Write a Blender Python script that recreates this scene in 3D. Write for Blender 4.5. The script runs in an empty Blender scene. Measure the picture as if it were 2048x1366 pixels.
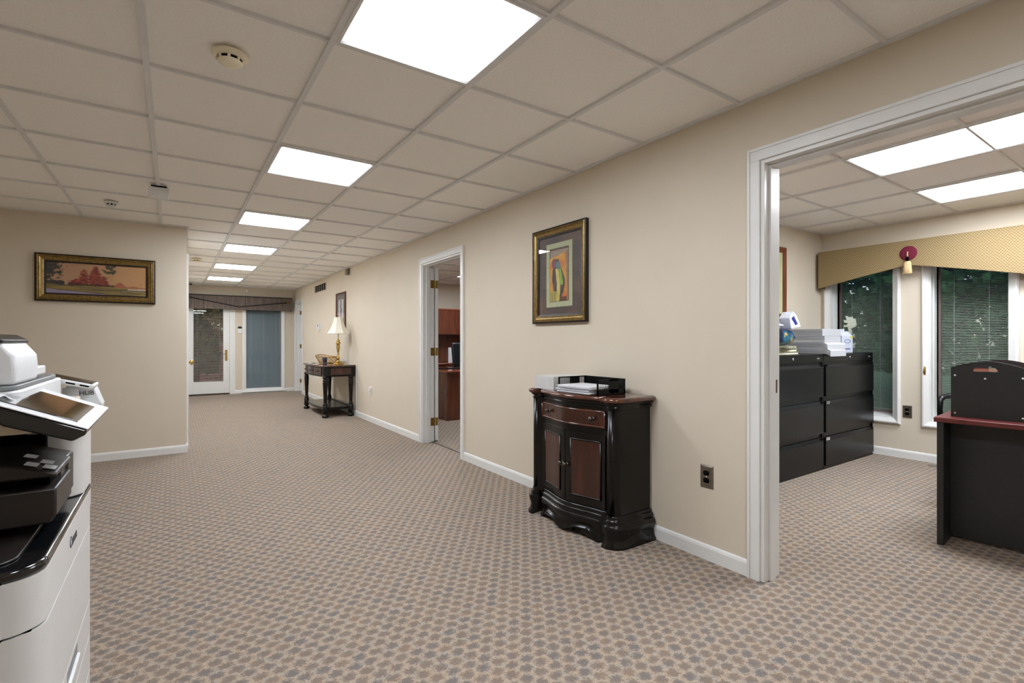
import bpy, bmesh, math, random
from mathutils import Vector, Matrix, noise
random.seed(7)
sc = bpy.context.scene
COL = sc.collection
PI = math.pi
# ------------------------------------------------------------------ camera, world, exposure
CH = 1.155            # eye height
CE = 2.327            # ceiling height
cam = bpy.data.cameras.new('camera'); cam_o = bpy.data.objects.new('camera', cam); COL.objects.link(cam_o)
cam_o.location = (0, 0, CH); cam_o.rotation_euler = (PI/2, 0, -math.radians(34.3))
cam.sensor_width = 36; cam.lens = 995/2048*36; cam.shift_y = -1.5/2048; cam.clip_start = .02; cam.clip_end = 200
sc.camera = cam_o
sc.view_settings.view_transform = 'Standard'; sc.view_settings.look = 'None'
sc.view_settings.gamma = 1; sc.view_settings.use_curve_mapping = False
sc.view_settings.exposure = 0.87
LAMP = 17.0            # strength of the ceiling panels
w = bpy.data.worlds.new('sky'); sc.world = w; w.use_nodes = True
nt = w.node_tree; bg = nt.nodes['Background']
sky = nt.nodes.new('ShaderNodeTexSky'); sky.sky_type = 'NISHITA'; sky.sun_disc = False
sky.sun_elevation = math.radians(50); sky.sun_rotation = math.radians(200)
nt.links.new(sky.outputs[0], bg.inputs[0]); bg.inputs[1].default_value = .09
try:
    sc.cycles.use_denoising = True; sc.cycles.max_bounces = 10; sc.cycles.diffuse_bounces = 6
    sc.cycles.caustics_reflective = False; sc.cycles.caustics_refractive = False
    sc.cycles.sample_clamp_indirect = 8
except Exception: pass

# ------------------------------------------------------------------ materials
def srgb(*c):
    if len(c) == 1: h = c[0]; c = ((h >> 16) & 255, (h >> 8) & 255, h & 255)
    return tuple(((v/255)/12.92 if v/255 <= .04045 else ((v/255+.055)/1.055)**2.4) for v in c) + (1,)
def newmat(name):
    m = bpy.data.materials.new(name); m.use_nodes = True
    return m, m.node_tree, m.node_tree.nodes['Principled BSDF']
def mat(name, col, rough=.5, metal=0, var=.06, scale=30, bump=0, bscale=200, stretch=(1,1,1), coat=0, spec=None):
    """plain surface with a slight procedural variation"""
    m, t, b = newmat(name)
    c = col if len(col) == 4 else tuple(col)+(1,)
    tc = t.nodes.new('ShaderNodeTexCoord'); mp = t.nodes.new('ShaderNodeMapping'); mp.inputs['Scale'].default_value = stretch
    t.links.new(tc.outputs['Object'], mp.inputs[0])
    n = t.nodes.new('ShaderNodeTexNoise'); n.inputs['Scale'].default_value = scale; n.inputs['Detail'].default_value = 4
    t.links.new(mp.outputs[0], n.inputs['Vector'])
    r = t.nodes.new('ShaderNodeValToRGB')
    r.color_ramp.elements[0].position = .3; r.color_ramp.elements[1].position = .7
    r.color_ramp.elements[0].color = tuple(max(0, x*(1-var)) for x in c[:3])+(1,)
    r.color_ramp.elements[1].color = tuple(min(1, x*(1+var)) for x in c[:3])+(1,)
    t.links.new(n.outputs['Fac'], r.inputs[0]); t.links.new(r.outputs[0], b.inputs['Base Color'])
    b.inputs['Roughness'].default_value = rough; b.inputs['Metallic'].default_value = metal
    if coat: b.inputs['Coat Weight'].default_value = coat; b.inputs['Coat Roughness'].default_value = .08
    if spec is not None: b.inputs['Specular IOR Level'].default_value = spec
    if bump:
        n2 = t.nodes.new('ShaderNodeTexNoise'); n2.inputs['Scale'].default_value = bscale
        t.links.new(mp.outputs[0], n2.inputs['Vector'])
        bp = t.nodes.new('ShaderNodeBump'); bp.inputs['Strength'].default_value = bump; bp.inputs['Distance'].default_value = .002
        t.links.new(n2.outputs['Fac'], bp.inputs['Height']); t.links.new(bp.outputs[0], b.inputs['Normal'])
    return m
def wood(name, c1, c2, rough=.3, coat=.3, axis=2, scale=6):
    m, t, b = newmat(name)
    tc = t.nodes.new('ShaderNodeTexCoord'); mp = t.nodes.new('ShaderNodeMapping')
    s = [scale*4, scale*4, scale*4]; s[axis] = scale*.5; mp.inputs['Scale'].default_value = s
    t.links.new(tc.outputs['Object'], mp.inputs[0])
    n = t.nodes.new('ShaderNodeTexNoise'); n.inputs['Scale'].default_value = 1.6; n.inputs['Detail'].default_value = 6; n.inputs['Distortion'].default_value = .15
    t.links.new(mp.outputs[0], n.inputs['Vector'])
    r = t.nodes.new('ShaderNodeValToRGB'); r.color_ramp.elements[0].position = .28; r.color_ramp.elements[1].position = .72
    r.color_ramp.elements[0].color = c1; r.color_ramp.elements[1].color = c2
    t.links.new(n.outputs['Fac'], r.inputs[0]); t.links.new(r.outputs[0], b.inputs['Base Color'])
    b.inputs['Roughness'].default_value = rough; b.inputs['Coat Weight'].default_value = coat; b.inputs['Coat Roughness'].default_value = .12
    return m
def emat(name, strength, col=(1, 1, 1, 1)):
    m, t, b = newmat(name)
    t.nodes.remove(b); e = t.nodes.new('ShaderNodeEmission'); e.inputs[0].default_value = col; e.inputs[1].default_value = strength
    # faint prismatic texture of the diffuser
    tc = t.nodes.new('ShaderNodeTexCoord'); n = t.nodes.new('ShaderNodeTexNoise'); n.inputs['Scale'].default_value = 60
    mr = t.nodes.new('ShaderNodeMapRange'); mr.inputs[3].default_value = strength*.97; mr.inputs[4].default_value = strength*1.03
    t.links.new(tc.outputs['Object'], n.inputs['Vector']); t.links.new(n.outputs['Fac'], mr.inputs[0]); t.links.new(mr.outputs[0], e.inputs[1])
    t.links.new(e.outputs[0], t.nodes['Material Output'].inputs[0]); return m
def glass(name, tint=(1, 1, 1, 1), ior=1.45):
    m, t, b = newmat(name); t.nodes.remove(b)
    tr = t.nodes.new('ShaderNodeBsdfTransparent'); tr.inputs[0].default_value = tint
    gl = t.nodes.new('ShaderNodeBsdfGlossy'); gl.inputs['Roughness'].default_value = .01
    fr = t.nodes.new('ShaderNodeFresnel'); fr.inputs[0].default_value = ior
    mx = t.nodes.new('ShaderNodeMixShader')
    ge = t.nodes.new('ShaderNodeNewGeometry'); fm = t.nodes.new('ShaderNodeMath'); fm.operation = 'SUBTRACT'; fm.inputs[0].default_value = 1; t.links.new(ge.outputs['Backfacing'], fm.inputs[1])
    f2 = t.nodes.new('ShaderNodeMath'); f2.operation = 'MULTIPLY'; t.links.new(fr.outputs[0], f2.inputs[0]); t.links.new(fm.outputs[0], f2.inputs[1])
    t.links.new(f2.outputs[0], mx.inputs[0]); t.links.new(tr.outputs[0], mx.inputs[1]); t.links.new(gl.outputs[0], mx.inputs[2])
    t.links.new(mx.outputs[0], t.nodes['Material Output'].inputs[0]); return m
def vcol(name, rough=.6, coat=0):
    m, t, b = newmat(name)
    a = t.nodes.new('ShaderNodeVertexColor'); a.layer_name = 'Col'
    n = t.nodes.new('ShaderNodeTexNoise'); n.inputs['Scale'].default_value = 90
    tc = t.nodes.new('ShaderNodeTexCoord'); t.links.new(tc.outputs['Object'], n.inputs['Vector'])
    mx = t.nodes.new('ShaderNodeMix'); mx.data_type = 'RGBA'; mx.blend_type = 'OVERLAY'; mx.inputs[0].default_value = .12
    t.links.new(a.outputs[0], mx.inputs[6]); t.links.new(n.outputs['Color'], mx.inputs[7])
    t.links.new(mx.outputs[2], b.inputs['Base Color']); b.inputs['Roughness'].default_value = rough
    if coat: b.inputs['Coat Weight'].default_value = coat
    return m
def carpet_mat():
    m, t, b = newmat('carpet')
    L = t.links.new; N = t.nodes.new
    geo = N('ShaderNodeNewGeometry')
    nz = N('ShaderNodeTexNoise'); nz.inputs['Scale'].default_value = 95; nz.inputs['Detail'].default_value = 3
    L(geo.outputs['Position'], nz.inputs['Vector'])
    sub = N('ShaderNodeVectorMath'); sub.operation = 'SUBTRACT'; sub.inputs[1].default_value = (.5, .5, .5); L(nz.outputs['Color'], sub.inputs[0])
    sca = N('ShaderNodeVectorMath'); sca.operation = 'SCALE'; sca.inputs['Scale'].default_value = .046; L(sub.outputs[0], sca.inputs[0])
    add = N('ShaderNodeVectorMath'); add.operation = 'ADD'; L(geo.outputs['Position'], add.inputs[0]); L(sca.outputs[0], add.inputs[1])
    def mth(op, a, b=None, c=None):
        n_ = N('ShaderNodeMath'); n_.operation = op
        for k_, q in enumerate((a, b, c)):
            if q is None: continue
            if isinstance(q, (int, float)): n_.inputs[k_].default_value = q
            else: L(q, n_.inputs[k_])
        return n_.outputs[0]
    sep = N('ShaderNodeSeparateXYZ'); L(add.outputs[0], sep.inputs[0])
    A_, B_ = .0625, .0437
    v_ = mth('DIVIDE', sep.outputs['Y'], B_); fl = mth('FLOOR', v_); fv = mth('SUBTRACT', mth('SUBTRACT', v_, fl), .5)
    u_ = mth('ADD', mth('DIVIDE', sep.outputs['X'], A_), mth('MULTIPLY', mth('FLOORED_MODULO', fl, 2), .5)); fu0 = mth('FLOOR', u_); fu = mth('SUBTRACT', mth('SUBTRACT', u_, fu0), .5)
    d2 = mth('ADD', mth('POWER', mth('MULTIPLY', mth('ABSOLUTE', fu), A_/.0285), 2), mth('POWER', mth('MULTIPLY', mth('ABSOLUTE', fv), B_/.0240), 2))
    sm = N('ShaderNodeMapRange'); sm.interpolation_type = 'SMOOTHSTEP'; sm.inputs[1].default_value = .12; sm.inputs[2].default_value = 1.35; L(d2, sm.inputs[0])
    cb_ = N('ShaderNodeCombineXYZ'); L(fu0, cb_.inputs[0]); L(fl, cb_.inputs[1])
    wn = N('ShaderNodeTexWhiteNoise'); wn.noise_dimensions = '3D'; L(cb_.outputs[0], wn.inputs['Vector'])
    cr = N('ShaderNodeValToRGB'); ce = cr.color_ramp.elements; ce[0].position = 0; ce[0].color = srgb(134, 119, 107); ce[1].position = 1; ce[1].color = srgb(119, 112, 108)
    el = ce.new(.5); el.color = srgb(127, 114, 104); L(wn.outputs['Value'], cr.inputs[0])
    br = N('ShaderNodeMix'); br.data_type = 'RGBA'; L(sm.outputs[0], br.inputs[0]); L(cr.outputs[0], br.inputs[6]); br.inputs[7].default_value = srgb(170, 155, 137)
    # yarn speckle
    n2 = N('ShaderNodeTexNoise'); n2.inputs['Scale'].default_value = 300; n2.inputs['Detail'].default_value = 5
    L(geo.outputs['Position'], n2.inputs['Vector'])
    mr = N('ShaderNodeMapRange'); mr.inputs[1].default_value = .3; mr.inputs[2].default_value = .7; mr.inputs[3].default_value = .70; mr.inputs[4].default_value = 1.28
    L(n2.outputs['Fac'], mr.inputs[0])
    mul = N('ShaderNodeVectorMath'); mul.operation = 'SCALE'; L(br.outputs[2], mul.inputs[0]); L(mr.outputs[0], mul.inputs['Scale'])
    # rare bluish / rust flecks
    n3 = N('ShaderNodeTexNoise'); n3.inputs['Scale'].default_value = 28; n3.inputs['Detail'].default_value = 2; L(geo.outputs['Position'], n3.inputs['Vector'])
    rp = N('ShaderNodeValToRGB'); e = rp.color_ramp.elements
    e[0].position = .32; e[0].color = (1.06, 1.0, .96, 1); e[1].position = .68; e[1].color = (.93, .99, 1.07, 1)
    L(n3.outputs['Fac'], rp.inputs[0])
    m2 = N('ShaderNodeVectorMath'); m2.operation = 'MULTIPLY'; L(mul.outputs[0], m2.inputs[0]); L(rp.outputs[0], m2.inputs[1])
    L(m2.outputs[0], b.inputs['Base Color']); b.inputs['Roughness'].default_value = .95; b.inputs['Specular IOR Level'].default_value = .1
    bp = N('ShaderNodeBump'); bp.inputs['Strength'].default_value = .5; bp.inputs['Distance'].default_value = .004
    ad = N('ShaderNodeMath'); ad.operation = 'ADD'; L(sm.outputs[0], ad.inputs[0]); L(n2.outputs['Fac'], ad.inputs[1])
    L(ad.outputs[0], bp.inputs['Height']); L(bp.outputs[0], b.inputs['Normal'])
    return m
def pattern_mat(name, c1, c2, sx, sy, kind='dots', rough=.8):
    """woven fabric: small dots or vertical stripes in object space (x across, z up)"""
    m, t, b = newmat(name); L = t.links.new; N = t.nodes.new
    tc = N('ShaderNodeTexCoord'); mp = N('ShaderNodeMapping'); L(tc.outputs['Object'], mp.inputs[0])
    if kind == 'dots':
        mp.inputs['Rotation'].default_value = (PI/2, 0, 0)
        br = N('ShaderNodeTexBrick'); br.offset = .5
        br.inputs['Scale'].default_value = 1; br.inputs['Brick Width'].default_value = sx; br.inputs['Row Height'].default_value = sy
        br.inputs['Mortar Size'].default_value = sy*.30; br.inputs['Mortar Smooth'].default_value = .3
        br.inputs['Color1'].default_value = c2; br.inputs['Color2'].default_value = c2; br.inputs['Mortar'].default_value = c1
        L(mp.outputs[0], br.inputs['Vector']); L(br.outputs['Color'], b.inputs['Base Color'])
    else:
        n = N('ShaderNodeTexNoise'); mp.inputs['Scale'].default_value = (sx, sx*.2, sy); n.inputs['Scale'].default_value = 1; n.inputs['Detail'].default_value = 3
        L(mp.outputs[0], n.inputs['Vector'])
        r = N('ShaderNodeValToRGB'); r.color_ramp.elements[0].position = .4; r.color_ramp.elements[1].position = .6
        r.color_ramp.elements[0].color = c1; r.color_ramp.elements[1].color = c2
        L(n.outputs['Fac'], r.inputs[0]); L(r.outputs[0], b.inputs['Base Color'])
    b.inputs['Roughness'].default_value = rough; b.inputs['Specular IOR Level'].default_value = .2
    return m

M = {}
M['wall'] = mat('wall_paint', srgb(211, 200, 182), .75, var=.015, scale=3, bump=.08, bscale=350)
M['ceil'] = mat('ceiling_tile', srgb(246, 244, 240), .9, var=.04, scale=160, bump=.25, bscale=500)
M['tbar'] = mat('ceiling_tbar', srgb(220, 220, 219), .4, var=.02)
M['carpet'] = carpet_mat()
M['trim'] = mat('white_trim', srgb(226, 226, 224), .28, var=.015, scale=8)
M['brass'] = mat('brass', srgb(196, 164, 92), .25, 1, var=.15, scale=40)
M['abrass'] = mat('aged_brass', srgb(150, 118, 55), .38, .9, var=.2, scale=60)
M['gold'] = mat('gold_wire', srgb(176, 136, 66), .28, 1, var=.15, scale=60)
M['diff'] = emat('light_diffuser', LAMP, (.94, .99, 1.06, 1))
M['glass'] = glass('window_glass')
M['pglass'] = glass('picture_glass')
M['blackwood'] = mat('black_lacquered_wood', srgb(10, 8, 7), .25, var=.4, scale=14, coat=.12, spec=.3)
M['brownwood'] = wood('burnished_brown_wood', srgb(40, 18, 11), srgb(70, 33, 20), .22, .3, 2, 2.5)
M['topwood'] = wood('polished_top_wood', srgb(52, 26, 18), srgb(104, 56, 36), .16, .6, 0, 4)
M['cherry'] = wood('cherry_wood', srgb(84, 42, 28), srgb(116, 62, 42), .25, .5, 2, 3)
M['cherrytop'] = wood('cherry_wood_top', srgb(110, 50, 28), srgb(150, 76, 46), .18, .6, 0, 3)
M['mahog'] = wood('red_mahogany_laminate', srgb(92, 34, 32), srgb(112, 46, 42), .35, .1, 1, 3)
M['blacklam'] = mat('black_laminate', srgb(33, 33, 34), .5, var=.15, scale=60, bump=.05)
M['blackmet'] = mat('black_metal', srgb(10, 10, 11), .30, var=.1, scale=200, bump=.06, bscale=900, spec=.25)
M['deepblack'] = mat('black_recess', srgb(5, 5, 6), .8, spec=.05)
M['chrome'] = mat('chrome', srgb(200, 200, 205), .15, 1, var=.03)
M['steel'] = mat('brushed_steel', srgb(140, 132, 122), .38, 1, var=.1, scale=80)
M['pewter'] = mat('pewter', srgb(90, 84, 78), .35, 1, var=.3, scale=120)
M['paper'] = mat('white_paper', srgb(214, 216, 220), .8, var=.05, scale=300)
M['stock'] = mat('copy_paper_stock', srgb(192, 194, 198), .85, var=.06, scale=300)
M['diff2'] = emat('office_light_diffuser', LAMP*.86, (.94, .99, 1.06, 1))
M['kraft'] = mat('ream_wrap', srgb(200, 200, 198), .5, var=.04, scale=20)
M['cop'] = mat('copier_white_plastic', srgb(205, 203, 200), .42, var=.02)
M['copc'] = mat('copier_cream_plastic', srgb(205, 192, 172), .45, var=.02)
M['copw'] = mat('copier_bright_plastic', srgb(222, 224, 226), .38, var=.02)
M['copg'] = mat('copier_grey_plastic', srgb(125, 128, 130), .45, var=.03)
M['copd'] = mat('copier_dark_plastic', srgb(34, 28, 25), .38, var=.05)
M['copb'] = mat('copier_gloss_black', srgb(13, 14, 17), .1, var=.05, coat=.5)
M['screen'] = mat('screen_glass', srgb(24, 22, 22), .06, var=.1, scale=5, coat=1)
M['plastic'] = mat('white_plastic', srgb(220, 220, 218), .4, var=.02)
M['ivory'] = mat('ivory_plastic', srgb(240, 231, 204), .45, var=.04)
M['linen'] = mat('cream_lampshade', srgb(240, 236, 222), .8, var=.03, scale=120)
M['leather'] = mat('black_leather', srgb(22, 24, 28), .35, var=.2, scale=50, bump=.3, bscale=160)
M['blind'] = mat('blind_slat', srgb(132, 144, 128), .45, var=.02)
M['blindw'] = mat('pale_blind_slat', srgb(178, 162, 150), .4, var=.02)
M['blindg'] = mat('grey_blind_slat', srgb(104, 120, 130), .5, var=.03)
M['taupe'] = mat('taupe_sash', srgb(120, 106, 100), .5, var=.03)
M['cord'] = mat('pale_cord', srgb(200, 205, 205), .7)
M['valb'] = pattern_mat('brown_striped_fabric', srgb(82, 73, 68), srgb(122, 110, 102), 210, 3, 'stripe')
M['valg'] = pattern_mat('gold_dotted_fabric', srgb(156, 137, 99), srgb(92, 64, 48), .021, .0125, 'dots')
M['valg'].node_tree.nodes['Brick Texture'].inputs['Mortar Size'].default_value = .0048
M['blackcord'] = mat('black_cord', srgb(12, 11, 14), .6)
M['burg'] = mat('burgundy_velvet', srgb(105, 14, 45), .85, var=.1, scale=80)
M['straw'] = mat('straw_tassel', srgb(214, 186, 140), .9, var=.25, scale=120, stretch=(1, 1, .06))
M['goldframe'] = mat('antique_gold_leaf', srgb(146, 122, 74), .36, .75, var=.35, scale=45)
M['darkframe'] = mat('dark_bronze_frame', srgb(28, 18, 12), .35, .1, var=.2)
M['redframe'] = wood('red_brown_frame', srgb(70, 22, 14), srgb(110, 42, 24), .3, .3, 2, 8)
M['oakframe'] = wood('brown_oak_frame', srgb(92, 44, 20), srgb(130, 68, 34), .35, .2, 2, 8)
M['art'] = vcol('painted_canvas', .55, .15)
M['bluecup'] = mat('cobalt_glass', srgb(18, 22, 60), .08, var=.3, coat=.6)
M['grass'] = mat('lawn', srgb(72, 104, 48), .95, var=.35, scale=9, bump=.5)
M['leaf'] = mat('leaf_green', srgb(58, 108, 52), .7, var=.6, scale=5)
M['leaf2'] = mat('autumn_leaf', srgb(104, 96, 40), .7, var=.45, scale=5)
M['bark'] = mat('bark', srgb(70, 55, 44), .95, var=.3, scale=30)
M['patio'] = mat('brick_patio', srgb(170, 110, 92), .9, var=.25, scale=18)
M['olive'] = mat('yellow_green_card', srgb(176, 168, 84), .6, var=.06)
M['bagblue'] = mat('blue_foil_bag', srgb(16, 30, 62), .3, var=.9, scale=22)
def foil(name, cols, scale):
    m = mat(name, cols[0], .28, var=.1, scale=scale); r = m.node_tree.nodes['Color Ramp'].color_ramp; r.interpolation = 'CONSTANT'
    r.elements[0].position = 0; r.elements[0].color = cols[0]; r.elements[1].position = .48; r.elements[1].color = cols[1]
    for p, c in zip((.56, .64, .70), cols[2:]): r.elements.new(p).color = c
    return m
M['bagblue'] = foil('blue_foil_bag', [srgb(10, 14, 34), srgb(18, 52, 92), srgb(30, 96, 120), srgb(190, 150, 60), srgb(200, 60, 60)], 9)
M['bagpurple'] = mat('purple_foil_bag', srgb(70, 34, 84), .35, var=.8, scale=40)
M['bagwhite'] = mat('white_blue_packet', srgb(214, 220, 236), .4, var=.1, scale=30)
M['navy'] = mat('navy_print', srgb(30, 40, 130), .5)
M['ink'] = mat('grey_ink', srgb(70, 72, 78), .6)
M['yellow'] = mat('yellow_print', srgb(222, 214, 60), .5)
M['red'] = mat('dark_red_card', srgb(110, 22, 34), .6)
M['sand'] = mat('sandstone_ledge', srgb(140, 130, 118), .8)

# ------------------------------------------------------------------ mesh builder
class MB:
    def __init__(s): s.v = []; s.f = []; s.sm = []
    def add(s, vs, fs, smooth=False):
        o = len(s.v); s.v += [tuple(p) for p in vs]
        for f in fs: s.f.append(tuple(i+o for i in f)); s.sm.append(smooth)
        return s
    def box(s, x0, y0, z0, x1, y1, z1):
        a, b = min(x0, x1), max(x0, x1); c, d = min(y0, y1), max(y0, y1); e, g = min(z0, z1), max(z0, z1)
        return s.add([(a,c,e),(b,c,e),(b,d,e),(a,d,e),(a,c,g),(b,c,g),(b,d,g),(a,d,g)],
                     [(0,3,2,1),(4,5,6,7),(0,1,5,4),(1,2,6,5),(2,3,7,6),(3,0,4,7)])
    def prism(s, poly, axis, lo, hi, smooth=False):
        """poly of 2-D points in the two other axes (cyclic order x,y,z minus axis)"""
        n = len(poly)
        def P(p, h):
            if axis == 'z': return (p[0], p[1], h)
            if axis == 'y': return (p[0], h, p[1])
            return (h, p[0], p[1])
        vs = [P(p, lo) for p in poly]+[P(p, hi) for p in poly]
        fs = [(i, (i+1) % n, n+(i+1) % n, n+i) for i in range(n)]
        s.add(vs, fs, smooth); o = len(s.v)-2*n
        s.f.append(tuple(o+i for i in reversed(range(n)))); s.sm.append(False)
        s.f.append(tuple(o+n+i for i in range(n))); s.sm.append(False)
        return s
    def rings(s, rs, closed=True, cap=True, smooth=True):
        n = len(rs[0]); vs = [p for r in rs for p in r]; fs = []
        for k in range(len(rs)-1):
            for i in range(n if closed else n-1):
                j = (i+1) % n
                fs.append((k*n+i, k*n+j, (k+1)*n+j, (k+1)*n+i))
        s.add(vs, fs, smooth); o = len(s.v)-len(vs)
        if cap and closed:
            s.f.append(tuple(o+i for i in reversed(range(n)))); s.sm.append(False)
            s.f.append(tuple(o+(len(rs)-1)*n+i for i in range(n))); s.sm.append(False)
        return s
    def lathe(s, prof, c=(0, 0, 0), seg=20, axis='z', smooth=True, ph=0):
        rs = []
        for r, h in prof:
            ring = []
            for i in range(seg):
                a = 2*PI*i/seg+ph; x, y = r*math.cos(a), r*math.sin(a)
                p = (x, y, h) if axis == 'z' else ((x, h, y) if axis == 'y' else (h, x, y))
                ring.append((c[0]+p[0], c[1]+p[1], c[2]+p[2]))
            rs.append(ring)
        return s.rings(rs, smooth=smooth)
    def tube(s, pts, r, seg=8, closed=False):
        pts = [Vector(p) for p in pts]; n = len(pts); rs = []
        prev = None
        for i, p in enumerate(pts):
            if closed: d = pts[(i+1) % n]-pts[i-1]
            else: d = pts[min(i+1, n-1)]-pts[max(i-1, 0)]
            d.normalize()
            if prev is None:
                u = d.cross(Vector((0, 0, 1)));
                if u.length < .1: u = d.cross(Vector((1, 0, 0)))
            else: u = prev-d*prev.dot(d)
            u.normalize(); prev = u; v = d.cross(u)
            rr = r[i] if isinstance(r, (list, tuple)) else r
            rs.append([p+u*rr*math.cos(2*PI*k/seg)+v*rr*math.sin(2*PI*k/seg) for k in range(seg)])
        if closed: rs.append(rs[0])
        return s.rings(rs, cap=not closed)
    def sphere(s, c, r, seg=16, ring=10, sz=1, sx=1, sy=1):
        rs = []
        for k in range(1, ring):
            t = PI*k/ring
            rs.append([(c[0]+sx*r*math.sin(t)*math.cos(2*PI*i/seg), c[1]+sy*r*math.sin(t)*math.sin(2*PI*i/seg), c[2]-sz*r*math.cos(t)) for i in range(seg)])
        return s.rings(rs)
    def frame(s, x0, z0, x1, z1, prof):
        """mitred moulding round a rectangle in the xz plane; prof = [(inset, depth toward -y)]"""
        rs = [[(x0+i, -d, z0+i), (x1-i, -d, z0+i), (x1-i, -d, z1-i), (x0+i, -d, z1-i)] for i, d in prof]
        rs.append(rs[0])
        return s.rings(rs, cap=False, smooth=False)
    def obj(s, name, m, parent=None, bevel=0, seg=2, loc=None, rot=None, sub=0):
        me = bpy.data.meshes.new(name); me.from_pydata(s.v, [], s.f); me.update()
        me.polygons.foreach_set('use_smooth', s.sm)
        bm = bmesh.new(); bm.from_mesh(me); bmesh.ops.recalc_face_normals(bm, faces=bm.faces); bm.to_mesh(me); bm.free()
        me.materials.append(M[m] if isinstance(m, str) else m)
        o = bpy.data.objects.new(name, me); COL.objects.link(o)
        if parent is not None: o.parent = parent
        if loc: o.location = loc
        if rot: o.rotation_euler = rot
        if bevel:
            b = o.modifiers.new('bevel', 'BEVEL'); b.width = bevel; b.segments = seg; b.limit_method = 'ANGLE'; b.angle_limit = math.radians(40)
            b.harden_normals = False
            for p in me.polygons: p.use_smooth = True
            try: me.set_sharp_from_angle(angle=math.radians(50))
            except Exception: pass
        if sub: sb = o.modifiers.new('sub', 'SUBSURF'); sb.levels = sub; sb.render_levels = sub
        return o
def B(name, m, parent, x0, y0, z0, x1, y1, z1, bevel=.002):
    return MB().box(x0, y0, z0, x1, y1, z1).obj(name, m, parent, bevel)
def thing(name, label, cat, loc=(0, 0, 0), rotz=0, group=None, kind=None):
    o = bpy.data.objects.new(name, None); COL.objects.link(o); o.empty_display_size = .05
    o.location = loc; o.rotation_euler = (0, 0, rotz)
    return tag(o, label, cat, group, kind)
def tag(o, label=None, cat=None, group=None, kind=None):
    if label: o['label'] = label
    if cat: o['category'] = cat
    if group: o['group'] = group
    if kind: o['kind'] = kind
    return o
def struct(o): o['kind'] = 'structure'; return o
def sroot(name, loc=(0, 0, 0), rotz=0):
    o = bpy.data.objects.new(name, None); COL.objects.link(o); o.empty_display_size = .05
    o.location = loc; o.rotation_euler = (0, 0, rotz); o['kind'] = 'structure'; return o
def dup(root, loc, rotz=None, label=None):
    r = root.copy(); COL.objects.link(r); r.location = loc
    if rotz is not None: r.rotation_euler = (0, 0, rotz)
    if label: r['label'] = label
    for ch in list(root.children):
        c = ch.copy(); COL.objects.link(c); c.parent = r
        for g in list(ch.children):
            d = g.copy(); COL.objects.link(d); d.parent = c
    return r
def text(name, body, size, m, parent, loc, rot, depth=.0006, ax='CENTER'):
    cu = bpy.data.curves.new(name, 'FONT'); cu.body = body; cu.size = size; cu.extrude = depth; cu.align_x = ax; cu.align_y = 'CENTER'
    tmp = bpy.data.objects.new(name, cu); COL.objects.link(tmp)
    bpy.context.view_layer.update()
    me = bpy.data.meshes.new_from_object(tmp.evaluated_get(bpy.context.evaluated_depsgraph_get()))
    bpy.data.objects.remove(tmp); me.name = name
    me.materials.clear(); me.materials.append(M[m])
    o = bpy.data.objects.new(name, me); COL.objects.link(o); o.parent = parent; o.location = loc; o.rotation_euler = rot
    return o
def painting(name, w, h, fn, parent, loc, nx=120, ny=60, m='art'):
    """a flat painted sheet in the local xz plane, colour per vertex from fn(u, v)"""
    mb = MB(); vs = [(w*i/nx-w/2, 0, h*j/ny) for j in range(ny+1) for i in range(nx+1)]
    fs = [(j*(nx+1)+i, j*(nx+1)+i+1, (j+1)*(nx+1)+i+1, (j+1)*(nx+1)+i) for j in range(ny) for i in range(nx)]
    mb.add(vs, fs); o = mb.obj(name, m, parent); me = o.data
    ca = me.color_attributes.new('Col', 'FLOAT_COLOR', 'POINT'); buf = []
    for j in range(ny+1):
        for i in range(nx+1):
            buf += list(srgb(*[max(0, min(255, q)) for q in fn(i/nx, j/ny)]))
    ca.data.foreach_set('color', buf); o.location = loc
    return o
def nz(x, y, s=1, z=0): return noise.noise(Vector((x*s, y*s, z)))
def mix(a, b, t): t = max(0, min(1, t)); return tuple(p+(q-p)*t for p, q in zip(a, b))

WX, WT = 2.335, .13           # right wall face and thickness
WX2 = WX+WT
YF = 12.35                    # far wall
YL = 6.16                     # stub wall facing the camera
XL = .12                      # left side of the narrow part of the hall
OX, OY = 5.95, 2.63           # office window wall, office back wall
RW = -PI/2                    # things on the right wall

# ------------------------------------------------------------------ setting: floor, ceiling, walls
struct(MB().box(-2.1, -1.7, -.05, 6.1, 13.4, 0).obj('floor', 'carpet'))
struct(MB().box(-2.1, -1.7, CE+.012, 6.1, 13.4, CE+.06).obj('ceiling', 'ceil'))
def wallx(name, x0, x1, y0, y1, ops, z1=CE+.012):
    """wall running along y; ops = [(y0, y1, z0, z1)]"""
    mb = MB(); y = y0
    for a, b, c, d in sorted(ops):
        if a > y: mb.box(x0, y, 0, x1, a, z1)
        if c > 0: mb.box(x0, a, 0, x1, b, c)
        if d < z1: mb.box(x0, a, d, x1, b, z1)
        y = b
    if y < y1: mb.box(x0, y, 0, x1, y1, z1)
    return struct(mb.obj(name, 'wall'))
def wally(name, y0, y1, x0, x1, ops, z1=CE+.012):
    mb = MB(); x = x0
    for a, b, c, d in sorted(ops):
        if a > x: mb.box(x, y0, 0, a, y1, z1)
        if c > 0: mb.box(a, y0, 0, b, y1, c)
        if d < z1: mb.box(a, y0, d, b, y1, z1)
        x = b
    if x < x1: mb.box(x, y0, 0, x1, y1, z1)
    return struct(mb.obj(name, 'wall'))
DH = 2.02
DOOR_BIG = (-.62, 1.30); DOOR_MID = (4.30, 5.22); DOOR_FAR = (11.53, 12.27)
wallx('wall_right', WX, WX2, -1.6, 13.3, [(DOOR_BIG[0], DOOR_BIG[1], 0, DH), (DOOR_MID[0], DOOR_MID[1], 0, DH), (DOOR_FAR[0], DOOR_FAR[1], 0, DH)])
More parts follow.
